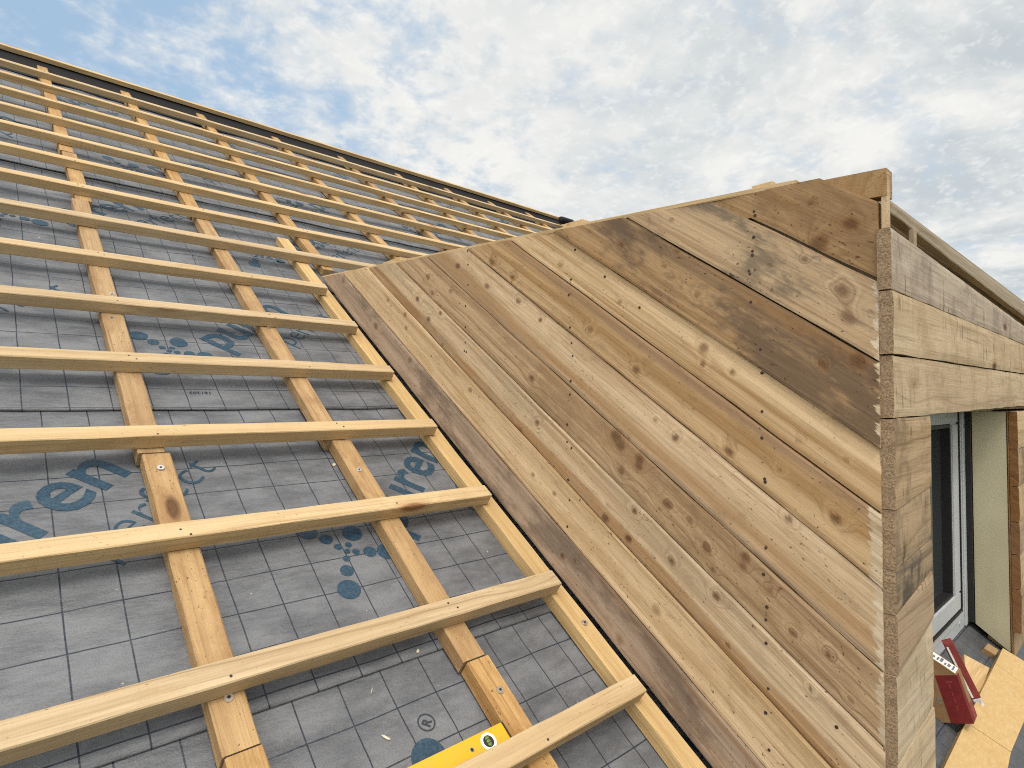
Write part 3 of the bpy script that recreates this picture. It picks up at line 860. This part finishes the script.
# ---- dormer roof
PALE = wood('pale_roof_board', (0.58, 0.42, 0.23), (0.48, 0.33, 0.16), (0.28, 0.17, 0.08), K_r=34, knots='vor', saw=.6, tint_var=.06, seed=21)
BROWN = wood('brown_edge_board', (0.34, 0.225, 0.115), (0.27, 0.165, 0.08), (0.14, 0.08, 0.04), K_r=34, knots='vor', saw=.5, tint_var=.02, seed=25)
GREYW = wood('grey_roof_edge', (0.36, 0.29, 0.205), (0.28, 0.215, 0.145), (0.13, 0.09, 0.06), K_r=30, knots='vor', saw=.8, tint_var=.02, seed=28)
def build_dormer_roof():
    zt = lambda y: 0.396 + 0.063 * y
    # boarding: one sloped slab of boards laid along X, butted on the main slope
    root = None
    ys = [0.365]
    while ys[-1] < 2.50: ys.append(min(2.535, ys[-1] + 0.145))
    slab_parent = mesh_obj('roof_rafter', *sloped_box(1.186, 1.218, 0.3165, 2.3, zt, 0.003, 0.052), [BROWN], DORMER)
    slab_parent.data.materials.append(M['end'])
    slab_parent.data.polygons[2].material_index = 1
    deck = mesh_obj('roof_boarding', *sloped_box(1.222, DX1 + .02, 0.3655, 2.50, zt, 0.004, 0.027), [GREYW], DORMER)
    # pale boarding edge showing along the top of the cheek
    V, Fc, fm = timber_mesh(2.10 * K, 0.045 * K, 0.010 * K, 77, .03, .0018, .001, wane=0, crook=.004)
    a = math.atan(0.063)
    rot = Matrix(((0, -1, 0), (math.cos(a), 0, -math.sin(a)), (math.sin(a), 0, math.cos(a))))
    o = mesh_obj('roof_edge_batten', V, Fc, [PALE, M['end_batten']], DORMER, Vector((1.228, 0.47, zt(.47) + .0075)) * K, rot, fm)
    # front edge strip
    front_board('roof_edge_strip', 1.222, DX1 + .02, 0.367, 0.388, 0.325, 0.384, GREYW, DORMER, y=0.343, T=.020, seed=60)
    # spacer blocks in the dark gap above the header, and laths at the corner
    mesh_obj('header_back', *box_data(1.225 * K, (DX1 - .05) * K, .374 * K, .390 * K, .20 * K, (zt(.374) - .031) * K), M['rough_deck'], DORMER)
    for x in (1.43, 3.2):
        box_obj('spacer_block', (0, .020 * K, 0, .010 * K, 0, .085 * K), GREYW, DORMER, Vector((x, .3335, .272)) * K)
    for q, x in enumerate((1.187, 1.203)):
        box_obj('corner_lath', (0, .012 * K, 0, .011 * K, 0, .10 * K), FM[2], DORMER, Vector((x, .3150 + .004 * q, .3065)) * K)

def sloped_box(x0, x1, y0, y1, zt, top, bot):
    V = []
    for x in (x0, x1):
        for y in (y0, y1):
            V += [(x * K, y * K, (zt(y) - bot) * K), (x * K, y * K, (zt(y) - top) * K)]
    # 0 x0y0b 1 x0y0t 2 x0y1b 3 x0y1t 4.. x1
    F_ = [(0, 1, 3, 2), (4, 6, 7, 5), (0, 4, 5, 1), (2, 3, 7, 6), (1, 5, 7, 3), (0, 2, 6, 4)]
    return V, F_
build_dormer_roof()

def deck_block(px, py, w, d, h, label, mat):
    dx = ray(px, py); q = dx * (1.235 * K / dx.x)
    z = (0.396 + 0.063 * q.y / K + .0085) * K
    o = box_obj('wood_block', (0, w, -d / 2, d / 2, 0, h), mat, None, (1.215 * K, q.y, z), None, .002)
    tag(o, label, 'wood block', 'offcuts lying on the dormer roof edge')
deck_block(766, 184, .018, .046, .017, 'small pale wood block on the dormer roof edge, nearest the front corner', PALE)
deck_block(577, 217, .06, .075, .020, 'small pale wood block on the dormer roof edge beside the black foil roll', PALE)
deck_block(396, 246, .04, .13, .018, 'pale wood block where the dormer roof edge meets the long battens', PALE)

# ---- window and reveal
YW = 0.45
GLASS, N = new_mat('window_glass')
_b = N.finish((0.035, 0.04, 0.042), 0.04, None, spec=0.6)
def build_window():
    x0, x1, z0, z1 = 1.44, 2.462, -0.745, 0.075
    def frame(name, a, b, c, d, w, wz, y0, y1, mat, parent, bev=.004):
        dims = [(a, b, c, c + wz), (a, b, d - wz, d), (a, a + w, c + wz, d - wz), (b - w, b, c + wz, d - wz)]
        V, Fc = [], []
        for (p, q, r, s) in dims:
            v, f = box_data(p * K, q * K, y0 * K, y1 * K, r * K, s * K); k = len(V)
            V += v; Fc += [tuple(i + k for i in ff) for ff in f]
        o = mesh_obj(name, V, Fc, mat, parent)
        bm = bmesh.new(); bm.from_mesh(o.data)
        bmesh.ops.bevel(bm, geom=bm.edges[:], offset=bev * K, segments=2, affect='EDGES'); bm.to_mesh(o.data); bm.free()
        return o
    def inset(name, ix, iz, w, wz, y0, y1, mat, parent, bev=.004):
        return frame(name, x0 + ix, x1 - ix, z0 + iz, z1 - iz, w, wz, y0, y1, mat, parent, bev)
    win = inset('window', 0, 0, .088, .076, YW, YW + .07, M['pvc'], DORMER)
    inset('frame_rebate', .050, .044, .039, .033, YW - .005, YW + .05, M['pvc'], win, .003)
    inset('frame_gasket', .088, .076, .011, .010, YW - .013, YW + .06, M['black_rubber'], win, .0015)
    sash = inset('sash', .098, .085, .080, .056, YW - .010, YW + .055, M['pvc'], win)
    inset('glazing_bead', .140, .112, .040, .031, YW - .004, YW + .05, M['pvc'], sash, .006)
    inset('sash_gasket', .179, .142, .016, .012, YW - .0065, YW + .05, M['black_rubber'], sash, .0015)
    mesh_obj('pane', *box_data((x0 + .190) * K, (x1 - .190) * K, (YW + .018) * K, (YW + .026) * K, (z0 + .150) * K, (z1 - .150) * K), GLASS, sash)
    # drain cap on the bottom rail
    V, Fc = disc_data(.008, .003, 16)
    rot = Matrix(((1, 0, 0), (0, 0, -1), (0, 1, 0)))
    mesh_obj('drain_cap', V, Fc, M['pvc'], win, Vector((2.385, YW - .0002, -.712)) * K, rot)
    # outer fixed post of the window beside the frame, and a black strip standing in for the dark gap
    box_obj('frame_extension', (2.466 * K, 2.496 * K, (YW - .004) * K, (YW + .07) * K, -.742 * K, -.03 * K), M['pvc'], win, bevel=.003)
    box_obj('gap_strip', (2.497 * K, 2.507 * K, (YW - .02) * K, (YW + .05) * K, -.735 * K, -.028 * K), M['black_rubber'], win, bevel=.002)
    # reveal: insulation panel on the right side, brown jamb board in front of it
    olive, N = new_mat('olive_insulation_facing')
    tc = N.add('ShaderNodeTexCoord').outputs['Object']
    n = N.noise(tc, 14, 5, .6); n2 = N.noise(N.vmul(tc, (4, 4, 1.5)), 1, 3, .6)
    N.finish(N.mix(N.smooth(n2, .3, .7), (0.37, 0.335, 0.225), (0.50, 0.455, 0.315)), .7, n, .15, .002, .3)
    V = []
    for x in (2.505, 2.53):
        V += [(x * K, .3385 * K, -.806 * K), (x * K, .3385 * K, -.029 * K), (x * K, (YW - .022) * K, -.738 * K), (x * K, (YW - .022) * K, -.029 * K)]
    fix_normals(mesh_obj('reveal_panel', V, [(0, 1, 3, 2), (4, 6, 7, 5), (0, 4, 5, 1), (2, 3, 7, 6), (1, 5, 7, 3), (0, 2, 6, 4)], olive, DORMER))
    br = JAMB
    V, Fc, fm = timber_mesh(.82 * K, .0050 * K, .03 * K, 55, .03, .0015, .0015)
    rotv = Matrix(((0, 0, 1), (0, 1, 0), (-1, 0, 0)))
    fix_normals(mesh_obj('jamb_board', V, Fc, [br, M['end']], DORMER, Vector((2.5035 + .03, .3325, -.029)) * K, rotv, fm))
    # soffit over the recess and the wall above and beside the window
    mesh_obj('soffit', *box_data(1.41 * K, 2.53 * K, .374 * K, .436 * K, -.026 * K, .0 * K), olive, DORMER)
    mesh_obj('window_wall', *box_data(1.23 * K, 1.438 * K, (YW + .01) * K, (YW + .08) * K, -.80 * K, -.03 * K), olive, DORMER)
    mesh_obj('window_wall', *box_data(1.43 * K, 2.51 * K, (YW + .02) * K, (YW + .08) * K, -.86 * K, -.748 * K), M['dark'], DORMER)
build_window()

# ------------------------------------------------------------------ ledge in front of the window and the things lying on it
N_SILL = -0.87 * K
def build_ledge():
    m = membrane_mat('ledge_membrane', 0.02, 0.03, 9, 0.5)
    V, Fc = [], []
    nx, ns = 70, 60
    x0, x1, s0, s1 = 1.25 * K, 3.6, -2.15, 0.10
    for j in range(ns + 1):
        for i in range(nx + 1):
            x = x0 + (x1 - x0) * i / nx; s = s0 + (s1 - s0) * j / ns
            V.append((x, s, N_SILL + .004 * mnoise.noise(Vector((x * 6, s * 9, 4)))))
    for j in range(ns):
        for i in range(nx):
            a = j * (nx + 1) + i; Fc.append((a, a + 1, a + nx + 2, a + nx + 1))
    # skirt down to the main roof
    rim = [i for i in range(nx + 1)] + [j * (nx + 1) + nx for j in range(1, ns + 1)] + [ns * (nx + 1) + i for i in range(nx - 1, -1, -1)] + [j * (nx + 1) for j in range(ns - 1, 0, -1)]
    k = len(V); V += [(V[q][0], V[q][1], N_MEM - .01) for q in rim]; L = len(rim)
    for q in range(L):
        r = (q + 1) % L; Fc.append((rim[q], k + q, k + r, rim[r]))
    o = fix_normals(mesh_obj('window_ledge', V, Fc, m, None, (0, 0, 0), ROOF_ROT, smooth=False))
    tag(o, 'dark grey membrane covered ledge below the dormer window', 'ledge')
build_ledge()

def quad_board(name, px, n, T, mat, endm, label, cat, group=None):
    """flat board lying on the slope, its outline taken on the plane at height n"""
    P = [on_roof(x, y, n) for x, y in px]
    V = [(x, s, 0.0) for x, s in P] + [(x, s, -T) for x, s in P]
    L = len(P)
    cx = sum(p[0] for p in P) / L; cs = sum(p[1] for p in P) / L
    V = [(v[0] - cx, v[1] - cs, v[2]) for v in V]
    Fc = [tuple(range(L)), tuple(range(2 * L - 1, L - 1, -1))] + [(i, L + i, L + (i + 1) % L, (i + 1) % L) for i in range(L)]
    o = mesh_obj(name, V, Fc, mat, None, RF(cx, cs, n), ROOF_ROT)
    fix_normals(o)
    bm = bmesh.new(); bm.from_mesh(o.data)
    bmesh.ops.bevel(bm, geom=bm.edges[:], offset=.0012, segments=1, affect='EDGES'); bm.to_mesh(o.data); bm.free()
    return tag(o, label, cat, group)

def osb_mat():
    m, N = new_mat('yellow_three_ply_board')
    tc = N.add('ShaderNodeTexCoord').outputs['Object']
    v = N.add('ShaderNodeTexVoronoi'); N.put(v.inputs['Vector'], N.vmul(tc, (60, 140, 60))); v.inputs['Scale'].default_value = 1
    sc = N.add('ShaderNodeSeparateColor'); N.put(sc.inputs[0], v.outputs['Color'])
    n = N.noise(N.vmul(tc, (30, 90, 30)), 1, 4, .65); big = N.noise(tc, 9, 4, .6)
    c = N.mix(N.smooth(n, .3, .75), (0.46, 0.31, 0.135), (0.54, 0.385, 0.185))
    c = N.mix(N.math('MULTIPLY', sc.outputs[0], .13), c, (0.42, 0.25, 0.085))
    c = N.mix(N.math('MULTIPLY', N.smooth(big, .5, .7), .4), c, (0.45, 0.28, 0.10))
    spk = N.noise(N.vmul(tc, (120, 60, 60)), 1, 2, .5)
    c = N.mix(N.smooth(spk, .68, .75, 0, .7), c, (0.20, 0.10, 0.035))
    gr = N.noise(N.vmul(tc, (160, 420, 160)), 1, 3, .7); c = N.mix(N.math('MULTIPLY', N.smooth(gr, .5, .75), .4), c, (0.33, 0.19, 0.07))
    di = N.noise(N.vmul(tc, (12, 28, 12)), 1, 6, .72); c = N.mix(N.math('MULTIPLY', N.smooth(di, .52, .72), .35), c, (0.38, 0.25, 0.12))
    N.finish(c, .7, n, .3, .001, .25)
    return m
OSB = osb_mat()
def build_plank():
    n = -0.848 * K
    e0 = on_roof(1002, 648, n); e1 = on_roof(944, 768, n); f0 = on_roof(1026, 664, n)
    # long board along X, edges slightly skewed like the photograph, split by two joints
    pts = [(1002, 649), (991, 672), (944, 768), (930, 800), (996, 828), (1011, 768), (1023, 722), (1040, 672)]
    def lerp(p, q, t): return (p[0] + (q[0] - p[0]) * t, p[1] + (q[1] - p[1]) * t)
    a = [(1003, 648), (995, 682 - 18), (973 - 10, 724 + 5), (918, 820)]
    up = [(1003, 648), (995.5, 663.5), (966, 722), (918, 822)]
    dn = [(1042, 672), (1036, 693), (1011, 752), (994, 836)]
    root = empty('loose_board', RF(*on_roof(985, 710, n), n), 'yellow wooden board lying below the window beside the red box', 'board')
    for q in range(3):
        P = [up[q], dn[q], dn[q + 1], up[q + 1]]
        P = [on_roof(x, y, n) for x, y in P]
        cx = sum(p[0] for p in P) / 4; cs = sum(p[1] for p in P) / 4
        P = [(cx + (x - cx) * .994, cs + (s - cs) * 1.0) for x, s in P]
        V = [(x - cx, s - cs, 0) for x, s in P] + [(x - cx, s - cs, -.02) for x, s in P]
        Fc = [(0, 1, 2, 3), (7, 6, 5, 4)] + [(i, 4 + i, 4 + (i + 1) % 4, (i + 1) % 4) for i in range(4)]
        o = fix_normals(mesh_obj('board_panel', V, Fc, OSB, root, RF(cx, cs, n), ROOF_ROT))
build_plank()
quad_board('wood_offcut', [(964, 654), (990, 668), (981, 692), (968, 690)], -0.862 * K, .012, PALE, None,
           'flat beige wood offcut between the red package and the yellow board', 'wood offcut', 'offcuts on the window ledge')
quad_board('wood_offcut', [(988, 643), (999, 650), (996, 655), (984, 648)], -0.852 * K, .02, BROWN, None,
           'small brown wood offcut under the reveal at the top end of the yellow board', 'wood offcut', 'offcuts on the window ledge')

# cardboard box leaning towards the window, slim red package beside it
def build_boxes():
    card = plain('brown_cardboard', (0.235, 0.135, 0.065), .8, .15, 0, .12, 40)
    red = plain('dark_red_print', (0.14, 0.011, 0.012), .55, .3, 0, .15, 60)
    redl = plain('faded_red_print', (0.22, 0.04, 0.035), .6, .3, 0, .2, 60)
    white = plain('paper_label', (0.74, 0.74, 0.72), .6, .3, 0, .04, 60)
    ink = plain('label_ink', (0.16, 0.16, 0.16), .7, .2)
    clear = plain('clear_plastic_end', (0.58, 0.55, 0.56), .15, .8, 0, .3, 90)
    def axes(lean, yaw, roll=0.0):
        h = Vector((-math.sin(yaw), -math.cos(yaw), 0))              # towards the eave
        C_ = (Vector((0, 0, 1)) * math.cos(lean) - h * math.sin(lean) + Vector((math.cos(yaw), -math.sin(yaw), 0)) * math.sin(roll)).normalized()
        A_ = (h - C_ * h.dot(C_)).normalized()
        B_ = A_.cross(C_)
        if B_.x < 0: B_ = -B_
        return A_, B_, C_
    def part(name, dims, mat, parent, bev=.002, fr=None):
        o = box_obj(name, dims, mat, parent, fr[0], Matrix(fr[1]).transposed(), bev); fix_normals(o); return o
    A_ = Vector((0.09703, -0.94808, 0.30287)).normalized(); B_ = Vector((0.99305, 0.07188, -0.09315)).normalized(); C_ = A_.cross(B_)
    x, s = on_roof(944, 723, -0.868 * K)
    a, b, h = .079, .0735, .112
    fr = (RF(x, s, -0.868 * K) - A_ * (a - .0633), (A_, B_, C_))
    P = lambda n, d, m, q, bv=.002: part(n, d, m, q, bv, fr)
    box = P('cardboard_box', (0, a, 0, b, 0, h), card, None)
    tag(box, 'small open cardboard box with red print and a white label leaning below the window', 'box')
    t = .0006
    P('red_panel', (a * .40, a + t, -t, .0004, 0, h), red, box, .0002)
    P('red_panel', (a - .0004, a + t, 0, b * .40, 0, h), red, box, .0002)
    P('red_panel', (a - .0004, a + t, b * .40, b, 0, h * .34), redl, box, .0002)
    for q in range(4):
        P('printed_mark', (a * .70, a * .73, -t - .0004, -t, h * (.72 - .15 * q), h * (.82 - .15 * q)), redl, box, 0)
    P('printed_mark', (a * .64, a * .82, -t - .0004, -t, h * .84, h * .88), redl, box, 0)
    P('printed_mark', (a * .22, a * .34, -t, .0002, h * .48, h * .53), ink, box, 0)
    P('printed_mark', (a * .22, a * .34, -t, .0002, h * .40, h * .44), ink, box, 0)
    # raised flap: a tilted card running from the near top corner up towards the window, with the label on it
    ft = math.radians(44)
    A2 = (-A_ * math.cos(ft) + C_ * math.sin(ft)).normalized(); N2 = (A_ * math.sin(ft) + C_ * math.cos(ft)).normalized()
    o2 = fr[0] + A_ * a + C_ * h
    ff = (o2, (A2, B_, N2))
    flap = part('flap', (0, .115, 0, b, -.002, 0), card, box, .0006, ff)
    part('label', (.004, .066, .006, .062, .0001, .0010), white, flap, .0002, ff)
    for q in range(6):
        part('label_print', (.010 + .009 * q, .0145 + .009 * q + .002 * (q % 2), .014 + .005 * (q % 2), .056 - .009 * (q % 3), .0010, .0013), ink, flap, 0, ff)
    V = []
    for yy in (.0005, .0025):
        for v in (A_ * a + C_ * h, -A_ * 0 + C_ * h, A_ * 0 + C_ * h + C_ * (.080)):
            V.append(fr[0] + v + B_ * yy)
    fix_normals(mesh_obj('side_flap', V, [(0, 1, 2), (5, 4, 3), (0, 3, 4, 1), (1, 4, 5, 2), (2, 5, 3, 0)], card, box))
    A_, B_, C_ = axes(math.radians(24), math.radians(-25), math.radians(-4))
    x, s = on_roof(986, 707, -0.844 * K)
    a, b, h = .024, .026, .185
    fr = (RF(x, s, -0.844 * K) - A_ * a, (A_, B_, C_))
    pk = P('red_package', (0, a, 0, b, .026, h), redl, None)
    tag(pk, 'slim red package with a clear plastic end behind the cardboard box', 'package')
    P('clear_end', (.001, a - .001, .001, b - .001, 0, .0255), clear, pk, .004)
    P('pale_stripe', (a * .1, a * .3, -.0006, .0004, .03, h - .01), white, pk, 0)
build_boxes()

# ------------------------------------------------------------------ spirit level, slivers
def build_level():
    yel, N = new_mat('yellow_level_paint')
    tc = N.add('ShaderNodeTexCoord').outputs['Object']
    wr = N.noise(N.vmul(tc, (40, 300, 300)), 1, 4, .7); du = N.noise(tc, 22, 6, .7)
    c = N.mix(N.smooth(du, .35, .7), (0.72, 0.37, 0.012), (0.62, 0.33, 0.03))
    c = N.mix(N.smooth(wr, .70, .74, 0, .8), c, (0.25, 0.17, 0.06)); c = N.mix(N.smooth(du, .62, .8, 0, .6), c, (0.42, 0.34, 0.2))
    N.finish(c, N.smooth(du, .3, .7, .32, .6), du, .15, .001, .5)
    wht = plain('white_vial_mount', (0.82, 0.82, 0.78), .4, .5, 0, .03, 25)
    blk = plain('black_end_cap', (0.02, 0.02, 0.02), .5, .4)
    vial, N = new_mat('vial_fluid'); N.finish((0.10, 0.17, 0.03), .1, None, spec=.7)
    top = -1.026
    x0, x1, s0, s1 = 0.385, 0.797, 0.3285, 0.368
    root = box_obj('spirit_level', (x0, x1 - .004, s0, s1, top - .042, top), yel, None, (0, 0, 0), ROOF_ROT, .003, 2)
    tag(root, 'yellow spirit level lying on the grey membrane against the lowest batten', 'spirit level')
    def kid(name, V, Fc, mat, fm=None):
        o = mesh_obj(name, V, Fc, mat, root); o.matrix_basis = Matrix(); return o
    v, f = box_data(x1 - .004, x1, s0 + .001, s1 - .001, top - .041, top - .001); kid('end_cap', v, f, blk)
    cx, cs = on_roof(488.5, 741.5, top)
    def ring(name, r0, r1, z0, z1, mat, cx=cx, cs=cs, n=28, sy=1.0):
        V, Fc = [], []
        for i in range(n):
            a = 2 * math.pi * i / n; c, s = math.cos(a), math.sin(a) * sy
            V += [(cx + r1 * c, cs + r1 * s, z0), (cx + r1 * c, cs + r1 * s, z1), (cx + r0 * c, cs + r0 * s, z1), (cx + r0 * c, cs + r0 * s, z0)]
        for i in range(n):
            j = (i + 1) % n
            for q in range(3):
                Fc.append((4 * i + q, 4 * j + q, 4 * j + q + 1, 4 * i + q + 1))
        return kid(name, V, Fc, mat)
    ring('vial_mount', .0115, .0165, top - .002, top + .0012, wht)
    V, Fc = disc_data(.0118, .0002, 24, cx, cs, top + .0003); kid('vial_recess', V, Fc, blk)
    # vial: capsule across the level, with two black rings and a paler bubble
    V, Fc = [], []
    n = 12; st = 9
    for i in range(st):
        t = i / (st - 1); yy = -.0105 + .021 * t; rr = .0048 * math.sqrt(max(0.02, 1 - (abs(t - .5) * 2) ** 4))
        for j in range(n):
            a = 2 * math.pi * j / n; V.append((cx + rr * math.cos(a), cs + yy, top + .001 + rr * .55 * math.sin(a)))
    for i in range(st - 1):
        for j in range(n):
            Fc.append((i * n + j, i * n + (j + 1) % n, (i + 1) * n + (j + 1) % n, (i + 1) * n + j))
    kid('vial', V, Fc, vial)
    for yy in (-.0032, .0032):
        v, f = box_data(cx - .005, cx + .005, cs + yy - .0005, cs + yy + .0005, top, top + .0038); kid('vial_line', v, f, blk)
    hx, hs = on_roof(472, 750, top)
    ring('hanging_hole', .0035, .0048, top - .001, top + .0006, M['zinc'], hx, hs, 18)
    V, Fc = disc_data(.0036, .0003, 16, hx, hs, top + .0001); kid('hole_shadow', V, Fc, blk)
build_level()

def sliver(px, py, L, w, ang, label, mat):
    x, s = on_roof(px, py, N_MEM)
    V = [(-L / 2, 0, 0), (-L * .2, w / 2, .001), (L * .3, w * .6, .002), (L / 2, .001, .001), (L * .25, -w * .4, 0), (-L * .2, -w / 2, 0)]
    V += [(a, b, c + .0016) for a, b, c in V]
    Fc = [(5, 4, 3, 2, 1, 0), (6, 7, 8, 9, 10, 11)] + [(i, (i + 1) % 6, 6 + (i + 1) % 6, 6 + i) for i in range(6)]
    nn = max(mem_n(k, x, s) for k in range(len(SEAMS) - 1) if SEAMS[k] <= s <= SEAMS[k + 1] + .05)
    o = mesh_obj('wood_sliver', V, Fc, mat, None, RF(x, s, nn + .0015), ROOF_ROT @ Matrix.Rotation(ang, 3, 'Z'))
    tag(o, label, 'wood sliver', 'wood slivers on the membrane')
CHIP = plain('fresh_wood_chip', (0.55, 0.49, 0.38), .6, .3)
sliver(386, 737, .020, .0035, -0.95, 'white wood sliver on the membrane near the registered mark', CHIP)
sliver(372, 690, .016, .002, 0.9, 'thin pale sliver on the membrane just below the seam left of the spirit level', CHIP)
sliver(417, 653, .009, .006, 0.3, 'tiny pale chip lying on the seam beside the second counter batten', CHIP)
sliver(334, 465, .012, .008, 0.3, 'small pale chip beside the second counter batten above the emblem dots', CHIP)

def scrap():
    s, n = 0.0, 0.0
    x, ss = on_roof(545, 566, -1.0)
    V, Fc = [], []
    for j in range(4):
        for i in range(5):
            V.append((-.014 + .007 * i, -.009 + .006 * j, .004 + .004 * mnoise.noise(Vector((i * 1.1, j * 1.3, 6)))))
    for j in range(3):
        for i in range(4):
            a = j * 5 + i; Fc.append((a, a + 1, a + 6, a + 5))
    k = len(V); V += [(a, b, c - .0015) for a, b, c in V]
    Fc += [tuple(reversed([q + k for q in f])) for f in list(Fc)]
    o = mesh_obj('paper_scrap', V, Fc, CHIP, None, RF(1.175, ss - .015, N_CB + .001), ROOF_ROT)
    tag(o, 'small white paper scrap on the pale counter batten at the foot of the cheek', 'paper scrap')
scrap()

# ------------------------------------------------------------------ camera
cam = bpy.data.cameras.new('camera'); co = bpy.data.objects.new('camera', cam); COL.objects.link(co)
cam.sensor_width = 36.0; cam.sensor_fit = 'HORIZONTAL'; cam.lens = F_PX / 1024 * 36.0
cam.clip_start = 0.02; cam.clip_end = 4000
co.matrix_world = Matrix(((CR.x, CU.x, -CF.x, 0), (CR.y, CU.y, -CF.y, 0), (CR.z, CU.z, -CF.z, 0), (0, 0, 0, 1)))
SC.camera = co

# ------------------------------------------------------------------ light
SUN_EL, SUN_AZ = math.radians(60), math.radians(-112)          # azimuth from +X towards +Y
sd = Vector((math.cos(SUN_EL) * math.cos(SUN_AZ), math.cos(SUN_EL) * math.sin(SUN_AZ), math.sin(SUN_EL)))
sl = bpy.data.lights.new('sun', 'SUN'); so_ = bpy.data.objects.new('sun', sl); COL.objects.link(so_)
sl.energy = 1.7; sl.angle = math.radians(18); sl.color = (1.0, 0.95, 0.86)
so_.rotation_euler = sd.to_track_quat('Z', 'Y').to_euler()

def build_world():
    w = bpy.data.worlds.new('World'); SC.world = w; w.use_nodes = True
    N = NT(w.node_tree)
    sky = N.add('ShaderNodeTexSky', sky_type='NISHITA')
    sky.sun_disc = False; sky.sun_elevation = SUN_EL; sky.sun_rotation = math.atan2(sd.x, sd.y)
    sky.air_density = 1.0; sky.dust_density = 1.2; sky.ozone_density = 1.0
    d = N.add('ShaderNodeTexCoord').outputs['Generated']
    sep = N.add('ShaderNodeSeparateXYZ'); N.put(sep.inputs[0], d)
    zz = N.math('ADD', N.math('MAXIMUM', sep.outputs[2], 0.0), 0.22)
    cx = N.add('ShaderNodeCombineXYZ')
    N.put(cx.inputs[0], N.math('DIVIDE', sep.outputs[0], zz)); N.put(cx.inputs[1], N.math('DIVIDE', sep.outputs[1], zz))
    P = cx.outputs[0]
    az = N.math('ADD', N.math('MULTIPLY', sep.outputs[0], 0.735), N.math('MULTIPLY', sep.outputs[1], -0.678))
    big = N.noise(P, 0.9, 4, 0.55, 0.3)
    puff = N.noise(P, 6.8, 8, 0.62, 0.25)
    fine = N.noise(P, 26.0, 6, 0.65, 0.2)
    cov = N.math('MULTIPLY_ADD', az, 1.45, 0.63)
    cov = N.math('ADD', cov, N.math('MULTIPLY_ADD', big, 0.7, -0.35))
    cov = N.math('MINIMUM', cov, 0.62)
    den = N.math('ADD', cov, N.math('MULTIPLY_ADD', puff, 1.9, -0.95))
    den = N.math('ADD', den, N.math('MULTIPLY_ADD', fine, 0.6, -0.30))
    den = N.smooth(den, -0.22, 0.55)
    shade = N.noise(N.vmul(P, (1, 1, 1), (3.3, 8.1, 0)), 2.4, 6, 0.6, 0.3)
    grey = N.math('MULTIPLY', N.smooth(shade, 0.36, 0.62), N.smooth(az, -0.05, 0.5, 0.35, 1.0))
    cc = N.mix(grey, (7.9, 7.85, 7.6), (5.0, 5.5, 5.75))
    cc = N.mix(N.math('MULTIPLY', N.smooth(puff, 0.54, 0.38), 0.42), cc, (5.0, 5.6, 6.2))
    cc = N.mix(N.math('MULTIPLY', N.smooth(fine, 0.5, 0.66), 0.35), cc, (8.6, 8.6, 8.4))
    veil = N.mix(N.math('MULTIPLY_ADD', az, 0.5, 0.40, clamp=True), sky.outputs[0], (6.0, 7.0, 8.0))
    base = N.mix(0.65, veil, (4.0, 5.75, 7.7))
    col = N.mix(den, base, cc)
    # brighter sky round the veiled sun, added out of view to lift the cheek
    dt = N.add('ShaderNodeVectorMath', operation='DOT_PRODUCT'); N.put(dt.inputs[0], d); dt.inputs[1].default_value = tuple(sd)
    glow = N.smooth(dt.outputs['Value'], 0.55, 1.0)
    col = N.mix(N.math('MULTIPLY', glow, 0.9), col, (19.0, 18.2, 16.8))
    cheek_fill = N.add('ShaderNodeVectorMath', operation='DOT_PRODUCT'); N.put(cheek_fill.inputs[0], d); cheek_fill.inputs[1].default_value = (-0.86, -0.25, 0.44)  # added bright sky lobe behind the camera, fill light for the shaded cheek
    col = N.mix(N.math('MULTIPLY', N.smooth(cheek_fill.outputs['Value'], 0.3, 1.0), 0.85), col, (20.0, 19.4, 18.4))
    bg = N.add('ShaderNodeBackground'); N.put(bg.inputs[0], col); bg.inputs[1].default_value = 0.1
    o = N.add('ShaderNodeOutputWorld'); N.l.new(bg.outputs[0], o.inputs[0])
build_world()

SC.view_settings.view_transform = 'Standard'; SC.view_settings.look = 'None'
SC.view_settings.exposure = 0.2; SC.view_settings.gamma = 1.0
SC.view_settings.use_curve_mapping = False

SC.cycles.filter_width = 1.05
SC.cycles.use_denoising = False
